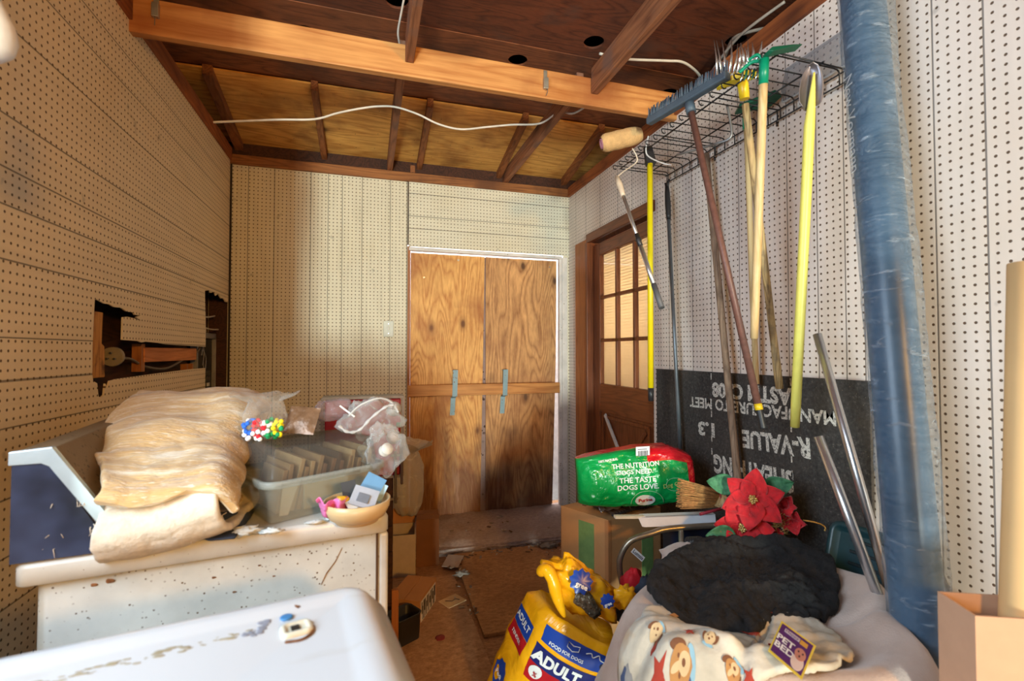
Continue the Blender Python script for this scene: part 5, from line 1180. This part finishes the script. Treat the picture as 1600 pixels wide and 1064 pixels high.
bloom(f1, c2, view + V((.1, -.1, .1)), .100, .045, 6, 7.7, off=.0); bloom(f1, c2 + view.normalized() * .004, view, .066, .028, 4, 9.2, off=.4, tilt=.12)
for c_ in (c1, c2):
    b = MB()
    for k in range(16):
        a = k * 2.4; r_ = .0035 * math.sqrt(k); q = view.to_track_quat('Z', 'Y'); p = c_ + q @ V((r_ * math.cos(a), r_ * math.sin(a), .026)); b.ball(p, .0048, 7); b.tube([c_, p], .001, 4)
    b.build('flower_centre', m_gold, f1, kind='stuff')
for c_, d in (((1.262, 1.42, .80), (-.62, .62, .06)), ((1.215, 1.37, .648), (-.80, .55, -.10)), ((1.35, 1.385, .79), (.5, -.6, .35))):
    MB().grid(petal(c_, d, view, .100, .040, .15, c_[0] * 9), 12, 9).build('leaf', m_leaf, f1, solid=.001)
MB().tube(spline([c2, (1.30, 1.40, .64), (1.34, 1.38, .615)], 5), .003, 6).tube(spline([c1, (1.31, 1.42, .72), (1.32, 1.42, .64)], 5), .003, 6).build('stem', m_dgrn, f1)
f2 = thing('artificial_poinsettia', (1.42, 1.33, .64), 'smaller crumpled red poinsettia with gold glitter sprig at right', 'artificial flower')
bloom(f2, (1.395, 1.345, .735), (-1, -.9, .7), .055, .026, 6, 12, tilt=.9); bloom(f2, (1.415, 1.33, .690), (-1, -1, .3), .050, .024, 5, 15, tilt=.7); bloom(f2, (1.35, 1.36, .655), (-1, -1, .3), .045, .020, 3, 18, tilt=.4)
b = MB()
for k in range(46):
    p = V((1.355 + random.uniform(-.022, .03), 1.335 + random.uniform(-.02, .01), .690 + random.uniform(-.035, .03))); b.ball(p, random.uniform(.002, .005), 6, (1, 1, .6)); b.tube([p, p + V((random.uniform(-.02, .02), -.01, random.uniform(-.02, .02)))], .001, 4)
b.build('glitter_sprig', m_gold, f2, kind='stuff')
MB().tube(spline([(1.44, 1.31, .70), (1.475, 1.295, .695), (1.50, 1.285, .685), (1.505, 1.28, .675), (1.495, 1.275, .672)], 5), .003, 6).build('gold_curl', m_gold, f2)
# ------------------------------------------------------------------ carton with green tape and what lies on it
TB = Matrix.Translation((1.02, 1.925, 0)) @ Matrix.Rotation(math.atan2(.10, .36), 4, 'Z')
m_kr2 = simple('kraft_pale', srgb(206, 154, 100), .8, 0, .07, 8, .1, 90)  # paler kraft tone for this carton
m_tape = simple('green_tape', srgb(124, 164, 100), .5, 0, .12, 30)
cbx = thing('taped_carton', TB @ V((.18, .14, 0)), 'brown cardboard box with strips of green tape before the wooden door', 'cardboard box')
F0 = [(0, 0), (.34, 0), (.30, .27), (-.055, .265)]
pts = [TB @ V((x, y, 0)) for x, y in F0]
hB = .535; b = MB()
for i in range(4):
    p, q_ = pts[i], pts[(i + 1) % 4]; inn = ((pts[0] + pts[2]) / 2 - (p + q_) / 2).normalized() * .004
    b.poly([p, q_, q_ + V((0, 0, hB)), p + V((0, 0, hB))], inn)
b.poly(pts, (0, 0, .004)); b.build('walls', m_kr2, cbx)
def ftape(i, s0, s1, z0, z1, nm='tape'):
    p, q_ = pts[i], pts[(i + 1) % 4]; d = q_ - p; out_ = ((p + q_) / 2 - (pts[0] + pts[2]) / 2).normalized(); out_.z = 0; out_ *= .0016
    return MB().poly([p + d * s0 + V((0, 0, z0)), p + d * s1 + V((0, 0, z0)), p + d * s1 + V((0, 0, z1)), p + d * s0 + V((0, 0, z1))], out_)
ftape(0, .62, .84, .12, .44).build('tape', m_tape, cbx); ftape(3, .40, .72, .0, .50).build('tape', m_tape, cbx)
ftape(0, .0, .05, .0, hB).build('corner_rib', m_kraft, cbx); ftape(3, .94, 1.0, .0, hB).build('corner_rib', m_kraft, cbx)
b = MB().poly([pts[0] + V((0, 0, hB)), pts[1] + V((0, 0, hB)), (pts[1] + pts[2]) / 2 + V((0, 0, hB)), (pts[0] + pts[3]) / 2 + V((0, 0, hB))], (0, 0, .004)); b.build('flap', m_kr2, cbx)
b = MB().poly([(pts[0] + pts[3]) / 2 + V((0, 0, hB)), (pts[1] + pts[2]) / 2 + V((0, 0, hB)), pts[2] + V((0, 0, hB)), pts[3] + V((0, 0, hB))], (0, 0, .004)); b.build('flap', m_kr2, cbx)
# rubber tread mat and crumpled silver film on the box
MB().grid(lambda u, v: TB @ V((.05 + .27 * u, .012 + .16 * v, .541 + .010 * (math.sin(u * 90) > 0) + .006)), 90, 4, smooth=False).build('tread_mat', simple('brown_rubber_mat', srgb(84, 66, 54), .6), label='brown ribbed rubber mat lying on the taped cardboard box', cat='mat', solid=.004, off=-1)
m_silver = simple('silver_film', srgb(140, 138, 144), .22, .6, .25, 20, .9, 34)
MB().grid(lambda u, v: TB @ V((-.02 + .34 * u, .02 + .13 * v, .568 + .028 * math.sin(math.pi * v) + .018 * fz(u * 6, v * 3, 3) + .015 * u)), 50, 20).build('silver_bag', m_silver, label='crumpled silver plastic bag under the green bag on the box', cat='plastic bag', solid=.004)
cz = [TB @ V(p) for p in ((.02, -.004, .556), (.09, -.012, .560), (.16, -.01, .566), (.20, -.008, .590), (.165, .0, .598), (.13, -.006, .590), (.125, -.016, .57), (.17, -.018, .562), (.24, -.014, .570), (.25, -.01, .60), (.24, -.006, .56), (.31, -.004, .562))]
MB().tube(spline(cz, 8), .0045, 8).build('extension_cord', m_blk, label='black electrical cord coiled in front under the green bag', cat='cord')
wbx = thing('white_tray', (1.17, 1.66, .60), 'long white shallow board edge lying across the cardboard box', 'board')
wA, wB = V((1.024, 1.655, .6)), V((1.318, 1.600, .6)); wd = (wB - wA).normalized(); wn = V((-wd.y, wd.x, 0))
m_wht = simple('white_board', srgb(236, 240, 246), .45, 0, .05)
MB().poly([wA + V((0, 0, .040)), wB + V((0, 0, .040)), wB + wn * .035 + V((0, 0, .040)), wA + wn * .035 + V((0, 0, .040))], (0, 0, -.004)).poly([wA + V((0, 0, .003)), wA + wd * .012 + V((0, 0, .0)), wB + V((.003, 0, .0)), wB + V((0, 0, .040)), wA + wd * .016 + V((0, 0, .040)), wA - wd * .014 + V((0, 0, .034))], wn * .004).build('board', m_wht, wbx)
MB().poly([wA + V((-.10, .03, .042)), wA + V((.01, .0, .042)), wA + V((.01, .0, .032)), wA + V((-.10, .03, .032))], (.004, .02, 0)).build('pale_flap', simple('cream_flap', srgb(214, 208, 186), .6), wbx)
# broom head of straw
bh = thing('corn_broom', (1.24, 1.58, .65), 'straw broom head with red stitching poking out beside the poinsettia', 'broom')
b = MB(); hub = V((1.295, 1.545, .718))
for k in range(150):
    a = random.uniform(-1, 1); e = V((1.150 + .006 * random.random(), 1.600 + random.uniform(-.02, .02), .735 + a * .056)); st2 = hub + V((0, random.uniform(-.008, .008), a * .030))
    b.tube([st2, st2.lerp(e, .5) + V((0, 0, random.uniform(-.004, .004))), e], .0014, 4)
b.build('straw', simple('broom_straw', srgb(184, 132, 76), .8, 0, .3, 90), bh, kind='stuff')
b = MB()
for s_ in (-.012, .0, .012): b.tube([hub + V((s_, -.016, -.034)), hub + V((s_, -.018, .0)), hub + V((s_, -.016, .034))], .0022, 6).tube([hub + V((s_, .012, -.034)), hub + V((s_, .012, .034))], .0022, 6)
b.tube([hub + V((-.10, -.012, -.045)), hub + V((0, -.014, -.032))], .006, 6)
b.build('red_binding', simple('red_thread', srgb(160, 40, 56), .6, 0, .3, 200), bh)
MB().tube([hub + V((-.01, 0, 0)), hub + V((.04, -.02, -.03)), hub + V((.10, -.04, -.085))], [.030, .020, .012], 14).build('shoulder', m_ashgrey, bh)
# black corrugated hose, blue bin, small cloths
hp = spline([V(p) for p in ((1.118, 1.50, .588), (1.124, 1.47, .60), (1.134, 1.45, .605), (1.150, 1.425, .598), (1.18, 1.40, .585))], 12)
MB().tube(hp, [.021 if k % 3 else .0165 for k in range(len(hp))], 16).build('corrugated_hose', m_blk, label='black corrugated hose end below the white board beside the chair tube', cat='hose')
bb_ = thing('blue_bin', (1.33, 1.70, 0), 'dark navy plastic bin behind the chair tube below the white board', 'bin')
rloft(MB(), .22, .14, .03, [(.02, 0), (.0, .55), (-.008, .56), (-.008, .572), (.004, .572), (.02, .02)], frame((1.19, 1.70, 0), -14)).build('bin_shell', simple('navy_plastic', srgb(34, 48, 74), .45), bb_)
MB().box(1.185, 1.20, 1.672, 1.676, .42, .44, T=None).build('tag', simple('tag_white2', (.7, .7, .68), .6), bb_)
crumple('red_cloth', (.945, 1.590, .35), .062, simple('red_cloth_m', srgb(190, 14, 30), .7), 'red cloth corner bunched inside the foot of the chair tube', 'cloth', (.8, .5, 1.1), 3, .5)
crumple('black_cloth', (.935, 1.525, .276), .075, m_navy, 'dark navy bundle between the yellow bag and the pet bed', 'cloth', (1.1, .6, 1.3), 8, .5)
crumple('grey_blanket', (1.09, 1.47, .50), .095, m_plush, 'beige plush cushion edge under the black fleece at its upper left', 'cushion', (1.1, .7, .55), 5, .3, 30)
# ------------------------------------------------------------------ green dog food bag
g = G('green_bag'); h = g.noise(11, 4, dist=1.0)
m_gbag = g.end(g.bsdf(g.ramp(g.noise(6, 3), [(.3, srgb(0, 140, 62)), (.7, srgb(16, 168, 84))]), .22, 0, g.bump(h, .6, .02)))
g = G('red_bag'); m_rbag = g.end(g.bsdf(srgb(208, 20, 34), .25, 0, g.bump(g.noise(10, 4, dist=1), .6, .02)))
gb_ = thing('dog_food_bag', (1.15, 1.95, .61), 'green and red plastic dog food bag lying on the cardboard box', 'dog food bag')
GA, GBp = V((.898, 1.985, .705)), V((1.375, 1.835, .735)); gx = (GBp - GA); gL = gx.length; gx.normalize(); gyv = V((-gx.y, gx.x, 0)).normalized(); gz = gx.cross(gyv)
def gsec(u, a):
    """u along the bag 0..1, a around it; a = -90deg faces the viewer"""
    pin = min(1, (min(u, 1 - u * .92) / .10)) ; pin = .30 + .70 * math.sqrt(max(0, pin))
    ca, sa = math.cos(a), math.sin(a); e = .34
    hy_ = .075 * pin * (1 + .12 * fz(u * 4, ca, sa)); hz_ = (.098 + .022 * math.sin(u * 2.6) ) * (1 + .03 * fz(u * 3, ca, 5))
    y = hy_ * math.copysign(abs(ca) ** e, ca); z = hz_ * math.copysign(abs(sa) ** e, sa)
    y += .006 * fz(u * 9, z * 30, 2) + (.02 * (z / .1) ** 2 * (1 if z > 0 else .5))
    q_ = z / hz_; z += .022 * u * (.6 + .4 * q_) - .038 * q_ * max(0, u - .82) / .18
    return GA + gx * (u * gL) + gyv * y + gz * z
b = MB(); NU, NV = 90, 180
vs = [gsec(i / (NU - 1), -math.pi + 2 * math.pi * k / NV) for i in range(NU) for k in range(NV)]
b.v = list(vs)
for i in range(NU - 1):
    for k in range(NV):
        a = -math.pi + 2 * math.pi * (k + .5) / NV; u = (i + .5) / NU
        red = (math.sin(a) > .2 and not (math.sin(a) > .2 and math.cos(a) < -.1 and u < .60)) or u > .93 or (math.sin(a) > .75 and u > .6)
        b.f.append([i * NV + k, i * NV + (k + 1) % NV, (i + 1) * NV + (k + 1) % NV, (i + 1) * NV + k]); b.mi.append(1 if red else 0); b.sm.append(True)
b.add([vs[k] for k in range(NV)], [list(range(NV))[::-1]], 0); b.add([vs[(NU - 1) * NV + k] for k in range(NV)], [list(range(NV))], 1)
b.build('bag_film', [m_gbag, m_rbag], gb_)
def gfront(u, w_):
    """point on the face towards the viewer, w_ = height offset in metres"""
    e = .34; hz_ = (.098 + .022 * math.sin(u * 2.6)); s_ = max(-.98, min(.98, w_ / hz_)); sa = math.copysign(abs(s_) ** (1 / e), s_); a = math.asin(max(-1, min(1, sa)))
    return gsec(u, math.pi - a if True else a)
def gtext(s_, u0, w0, size, rot=0, bold=.0006, m=None, lift=.0035):
    b = MB(); c, sn = math.cos(R(rot)), math.sin(R(rot))
    text_mb(b, s_, size, lambda a, d: gfront(u0 + (a * c - d * sn) / gL, w0 + a * sn + d * c) - gyv * lift, bold=bold, sx=1.05); b.build('lettering', m or m_bagwhite, gb_, fix=False)
m_bagwhite = simple('bag_white_print', srgb(226, 236, 226), .35)
gtext('THE NUTRITION', .50, .062, .026); gtext('DOGS NEED.', .485, .036, .026); gtext('THE TASTE', .505, .002, .030); gtext('DOGS LOVE.', .505, -.028, .030)
gtext('Dog Chow', .83, -.028, .024, 5, .0003, simple('gold_print', srgb(190, 214, 120), .4)); gtext('100% NATURAL', .27, .088, .012, 3)
b = MB(); b.tube([gfront(.83 + .085 * math.cos(t / 24 * 2 * math.pi), -.028 + .026 * math.sin(t / 24 * 2 * math.pi)) - gyv * .004 for t in range(24)], .0012, 5, closed=True)
b.tube([gfront(.58 + .14 * math.cos(math.pi * t / 20), -.100 + .055 * math.sin(math.pi * t / 20)) - gyv * .004 for t in range(21)], .0014, 5).build('ring_print', simple('ring_green', srgb(150, 214, 160), .4), gb_)
def gell(u, w_, a, b_, m, nm, lift): MB().add([gfront(u, w_) - gyv * lift] + [gfront(u + a * math.cos(t * math.pi / 12), w_ + b_ * math.sin(t * math.pi / 12)) - gyv * lift for t in range(24)], [(0, 1 + t, 1 + (t + 1) % 24) for t in range(24)]).build(nm, m, gb_)
gell(.56, -.085, .085, .024, m_bagwhite, 'oval_print', .005)
gtext('Purina', .56, -.083, .022, 4, .0006, simple('red_print', srgb(190, 30, 30), .4), .007)
# price label
PL = gsec(.60, math.radians(115)); lab = Matrix.Translation(gfront(.575, .105) - gyv * .010) @ Matrix(((gx.x, gyv.x, 0, 0), (gx.y, gyv.y, 0, 0), (gx.z, 0, 1, 0), (0, 0, 0, 1)))
MB().box(-.030, .030, 0, .001, -.030, .030, T=lab).build('price_label', simple('label_w', srgb(226, 228, 232), .5), gb_)
b = MB(); x_ = -.021
while x_ < .021:
    w_ = random.choice((.0008, .0014, .002)); b.box(x_, x_ + w_, -.001, 0, -.016, .012, T=lab); x_ += w_ + random.choice((.0009, .0014))
b.box(-.022, .018, -.001, 0, .017, .020, T=lab).box(-.020, .020, -.001, 0, -.024, -.0215, T=lab).build('barcode', simple('label_i', (.08, .08, .1), .6), gb_, fix=False)
# ------------------------------------------------------------------ yellow dog food bag
g = G('yellow_bag'); m_ybag = g.end(g.bsdf(g.ramp(g.noise(7, 4), [(.3, srgb(222, 148, 8)), (.7, srgb(248, 182, 24))]), .24, 0, g.bump(g.noise(9, 4, dist=.8), .45, .02)))
m_ybag_low = None
yb = thing('dog_food_bag', (.62, 1.60, 0), 'open yellow plastic dog food bag reading ADULT standing on the floor', 'dog food bag')
WY, DY, HY = .25, .17, .42
TY = Matrix.Rotation(R(-24), 4, 'Z') @ Matrix.Rotation(R(24), 4, 'Y')
TY = Matrix.Translation(V((.572, 1.49, .418)) - TY @ V((-WY / 2 + .10, -DY / 2, HY))) @ TY
def ysec(a, t):
    e = .38; ca, sa = math.cos(a), math.sin(a)
    s_ = (1 + .06 * math.sin(math.pi * t)) * (1 if t < .93 else 1 - 2.0 * (t - .93)) 
    x = WY / 2 * math.copysign(abs(ca) ** e, ca) * s_; y = DY / 2 * math.copysign(abs(sa) ** e, sa) * s_
    y += .005 * fz(x * 14, t * 5, 3 + (sa > 0)); x += .004 * fz(y * 14, t * 6, 7)
    if x < 0: x -= (.55 * (y + DY / 2)) * min(1, -x / (WY * .5))
    return V((x + .10, y, t * HY + .012 * fz(x * 6, y * 6, 1) * t))
NY, NT = 180, 60
b = MB(); vs = [TY @ ysec(2 * math.pi * k / NY, -.45 + 1.45 * i / (NT - 1)) for i in range(NT) for k in range(NY)]
vs = [V((p.x, p.y, max(.003, p.z))) for p in vs]
b.add(vs, [(i * NY + k, i * NY + (k + 1) % NY, (i + 1) * NY + (k + 1) % NY, (i + 1) * NY + k) for i in range(NT - 1) for k in range(NY)] + [list(range(NY))[::-1]], 0, True)
top = [vs[(NT - 1) * NY + k] for k in range(NY)]; tc = sum(top, V()) / NY
ins = [p.lerp(tc, .35) - V((0, 0, .02)) for p in top]
b.add(top + ins, [(k, (k + 1) % NY, NY + (k + 1) % NY, NY + k) for k in range(NY)], 0, True); b.add(ins, [list(range(NY))], 0, True)
b.build('bag_body', m_ybag, yb)
def yfront(x, z, l=.002):
    t = z / HY; s_ = (1 + .06 * math.sin(math.pi * t)); k = min(.995, abs(x) / (WY / 2 * s_)); ca = math.copysign(k ** (1 / .38), x); sa = -math.sqrt(max(0, 1 - ca * ca)); p = ysec(math.atan2(sa, ca), t); p.z = z
    return TY @ (p + V((0, -l, 0)))
def yside(y, z, l=.002):
    t = z / HY; s_ = (1 + .06 * math.sin(math.pi * t)); k = min(.995, abs(y) / (DY / 2 * s_)); sa = math.copysign(k ** (1 / .38), y); ca = -math.sqrt(max(0, 1 - sa * sa)); p = ysec(math.atan2(sa, ca), t); p.z = z
    return TY @ (p + V((-l, 0, 0)))
def yside_t(a, z, l=.004): return yside(-a, z, l)
def ypatch(nm, fn, x0, x1, zf0, zf1, m, l=.002, n=24):
    MB().grid(lambda u, v: fn(x0 + (x1 - x0) * u, zf0(u) + (zf1(u) - zf0(u)) * v, l), n, 6).build(nm, m, yb)
m_yblue = simple('bag_blue', srgb(20, 62, 150), .3, 0, .08); m_yred = simple('bag_red', srgb(176, 24, 34), .3, 0, .08); m_ywhite = simple('bag_white', srgb(226, 228, 226), .35); m_ynavy = simple('bag_navy', srgb(24, 36, 100), .3)
crv = lambda u: -.012 * math.sin(math.pi * u)
ypatch('blue_banner', yfront, -.112, .122, lambda u: .335 + crv(u), lambda u: .388 - .012 * math.sin(math.pi * u) * 0, m_yblue)
ypatch('adult_band', yfront, -.118, .122, lambda u: .262 + crv(u), lambda u: .322 + crv(u), m_ynavy)
ypatch('red_band', yfront, -.118, .122, lambda u: .205 + crv(u), lambda u: .2615 + crv(u), m_yred)
ypatch('kibble_picture', yfront, -.11, .11, lambda u: .04, lambda u: .185, simple('kibble_print', srgb(96, 66, 30), .5, 0, .6, 30))
ypatch('side_red', yside, -.055, .055, lambda u: .235, lambda u: .285, m_yred); ypatch('side_blue', yside, -.055, .055, lambda u: .287, lambda u: .345, m_yblue)
MB().add([yside(.0 + .035 * math.cos(t * math.pi / 9) * (1 + .15 * (t % 2)), .11 + .045 * math.sin(t * math.pi / 9) * (1 + .15 * (t % 2))) for t in range(18)], [tuple(range(18))]).build('side_rosette', m_yblue, yb)
def ytext(s_, x, z, size, fn=None, bold=.001, m=None, l=.004, sx=1, al='CENTER', cur=True):
    b = MB(); fn = fn or yfront; text_mb(b, s_, size, lambda a, d: fn(x + a, z + d + (crv((x + a + .155) / .31) if cur else 0), l), bold=bold, sx=sx, align=al); b.build('lettering', m or m_ywhite, yb, fix=False)
ytext('ADULT', -.035, .291, .050, bold=.0022, sx=1.0); ytext('Complete', -.012, .240, .014, bold=0); ytext('& Balanced', -.010, .226, .014, bold=0)
ytext('FOOD FOR DOGS', -.03, .350, .015, bold=.0002); 
ytext('ADULT', 0, .318, .030, yside_t, .0006, cur=False); ytext('TENDER', 0, .260, .018, yside_t, .0002, cur=False); ytext('Pedi', 0, .11, .020, yside_t, .0003, cur=False)
for x_, r_ in ((-.090, .021), (.066, .021)):
    MB().add([yfront(x_ + r_ * math.cos(t * math.pi / 12), .236 + r_ * math.sin(t * math.pi / 12), .005) for t in range(24)], [tuple(range(24))]).build('round_badge', m_ywhite, yb)
ytext('36', .066, .237, .022, bold=.0005, m=m_yblue, l=.008); ytext('%', -.090, .236, .022, bold=.0003, m=m_yred, l=.008)
b = MB()
hx_ = [(-.015, .372), (-.035, .378), (-.035, .362), (-.015, .354), (.005, .362), (.005, .378)]
b.tube([yfront(x_, z_, .004) for x_, z_ in hx_], .0018, 5, closed=True).tube(spline([yfront(x_, z_, .004) for x_, z_ in ((.03, .368), (.045, .376), (.055, .366), (.07, .380), (.08, .368), (.10, .366))], 5), .0018, 5).build('dog_line_drawing', m_ywhite, yb)
# crumpled open top, folded over
def lobe(nm, c, r, sc_, m, seed, amp=.35, n=44, rot=None):
    T_ = Matrix.Translation(V(c)) @ (rot or Matrix.Identity(4))
    return MB().ball((0, 0, 0), r, n, sc_, fn=lambda d: 1 + amp * fz(d.x * 1.6 + seed, d.y * 1.6, d.z * 1.6, 3) - .10 * abs(nz(d.x * 4 + seed, d.y * 4, d.z * 4)), T=T_).build(nm, m, yb)
lobe('folded_top', (.700, 1.520, .480), .118, (1.15, .46, .64), m_ybag, 2.2, .35, rot=Matrix.Rotation(R(-20), 4, 'Z') @ Matrix.Rotation(R(36), 4, 'Y'))
MB().tube(spline([(.560, 1.545, .535), (.575, 1.515, .555), (.592, 1.500, .525), (.602, 1.495, .48), (.615, 1.485, .435), (.625, 1.48, .41)], 6), [r_ * .72 for r_ in (.018, .022, .025, .027, .028, .028, .028, .029, .030, .030, .030, .029, .029, .030, .031, .030, .030, .029, .028, .027, .026, .024, .022, .020, .018, .016, .014, .012, .010, .008, .006)], 16).build('rolled_edge', m_ybag, yb)
g = G('silver_liner'); m_liner = g.end(g.bsdf(g.ramp(g.noise(30, 4), [(.35, srgb(66, 60, 50)), (.6, srgb(140, 132, 112)), (.75, srgb(214, 206, 180))]), .25, .6, g.bump(g.noise(40, 4), .9, .02)))
lobe('silver_lining', (.700, 1.462, .450), .060, (.90, .34, .48), m_liner, 9, .35, 30, Matrix.Rotation(R(-20), 4, 'Z') @ Matrix.Rotation(R(48), 4, 'Y'))
# blue rosettes printed on the folded top: small domes following the lobe
def rosette(c, nrm, r_, txt, rot):
    q = V(nrm).to_track_quat('Z', 'Y'); pts_ = []
    b = MB(); n = 32
    ring = [V(c) + q @ V((r_ * (1 + .13 * math.cos(9 * 2 * math.pi * k / n)) * math.cos(2 * math.pi * k / n), r_ * (1 + .13 * math.cos(9 * 2 * math.pi * k / n)) * math.sin(2 * math.pi * k / n), 0)) for k in range(n)]
    b.add([V(c) + q @ V((0, 0, .008))] + ring, [(0, 1 + k, 1 + (k + 1) % n) for k in range(n)], 0, True).build('rosette', m_yblue, yb)
    b = MB(); cr_, sr_ = math.cos(R(rot)), math.sin(R(rot)); text_mb(b, txt, r_ * .62, lambda a, d: V(c) + q @ V((a * cr_ - d * sr_, a * sr_ + d * cr_ - r_ * .35, .008)), bold=.0006); b.build('lettering', m_ywhite, yb, fix=False)
rosette((.672, 1.455, .530), (-.25, -1, .42), .036, 'gree', -25); rosette((.752, 1.425, .470), (-.3, -1, .2), .022, 'gree', 20)
crumple('yellow_wrapper', (.835, 1.46, .43), .040, m_ybag, 'crumpled yellow plastic piece wedged between dog food bag and pet bed', 'wrapper', (1.1, .6, .8), 6, .6)

# each loose piece of these part meshes becomes a part of its own
def split_islands(o):
    bm = bmesh.new(); bm.from_mesh(o.data); bm.faces.ensure_lookup_table(); seen = set(); isl = []
    for f in bm.faces:
        if f.index in seen: continue
        st = [f]; seen.add(f.index); cur = []
        while st:
            q = st.pop(); cur.append(q.index)
            for v in q.verts:
                for l in v.link_faces:
                    if l.index not in seen: seen.add(l.index); st.append(l)
        isl.append(set(cur))
    bm.free()
    if len(isl) < 2: return
    src = o.data
    for n, s in enumerate(isl):
        bm = bmesh.new(); bm.from_mesh(src); bm.faces.ensure_lookup_table()
        bmesh.ops.delete(bm, geom=[f for f in bm.faces if f.index not in s], context='FACES')
        me = bpy.data.meshes.new(src.name); bm.to_mesh(me); bm.free()
        for m in src.materials: me.materials.append(m)
        if n == 0: first = me
        else:
            c = o.copy(); c.data = me; COL.objects.link(c)
    o.data = first
for o in list(bpy.data.objects):
    if o.type == 'MESH' and o.parent is not None and o.name.split('.')[0] in ('rust_mark', 'rust_ring', 'screw', 'levelling_foot', 'breaker_tag', 'stencil_dash', 'prong', 'breaker_wire', 'white_dot', 'breaker'):
        split_islands(o)

# pieces that sit on a part hang under that part
SUB = {'paper_tag': {'purple_print': ('lettering', 'small_lettering', 'white_bar', 'bone_mark', 'puppy_body', 'puppy_head', 'puppy_eye')},
       'dog_food_bag': {'bag_film': ('lettering', 'ring_print', 'oval_print'), 'price_label': ('barcode',),
                        'bag_body': ('lettering', 'round_badge', 'dog_line_drawing', 'side_rosette', 'blue_banner', 'adult_band', 'red_band', 'kibble_picture', 'side_red', 'side_blue'), 'folded_top': ('rosette', 'silver_lining', 'rolled_edge')},
       'fibre_board': {'board': ('lettering', 'stencil_dash')}, 'electrical_panel': {'back_board': ('breaker', 'breaker_tag', 'breaker_wire')},
       'clothes_dryer': {'cabinet': ('rust_mark', 'levelling_foot'), 'console': ('console_end_cap', 'console_trim'), 'front_panel': ('panel_seam',)},
       'washing_machine': {'hinge_socket': ('socket_hole',), 'top_panel': ('stain', 'scuff', 'rust_ring')}, 'small_carton': {'shipping_label': ('printed_bars',)},
       'light_switch': {'switch_plate': ('toggle', 'screw')}, 'push_broom': {'handle': ('yellow_collar', 'ribbed_grip'), 'head_block': ('bristles', 'socket')},
       'paint_roller': {'lower_tube': ('hand_grip',), 'upper_tube': ('twist_lock', 'grip')}, 'garden_rake': {'crossbar': ('tine',)}, 'garden_cultivator': {'neck': ('tine', 'lower_tine')},
       'plastic_tote': {'lid': ('lid_rim',)}, 'vinyl_roll': {'plastic_wrap': ('wrap_print',)}, 'teal_tray': {'tray': ('rib',)}, 'red_storage_case': {'case_body': ('white_dot', 'green_print')},
       'paper_sticker': {'paper': ('lettering',)}, 'cable_plug': {'plug_body': ('prong',)}, 'clear_tray': {'tray_shell': ('rim',)}, 'window_brush_pole': {'pole': ('grip', 'forked_tip')},
       'taped_carton': {'walls': ('tape', 'corner_rib')}, 'switch_plate_package': {'card_back': ('plate',)}}
base = lambda o: o.name.split('.')[0]
for root in [o for o in bpy.data.objects if o.parent is None and base(o) in SUB]:
    kids = list(root.children)
    for tgt, names in SUB[base(root)].items():
        t = next((k for k in kids if base(k) == tgt), None)
        if t is None: continue
        for k in kids:
            if base(k) in names and k is not t: k.parent = t
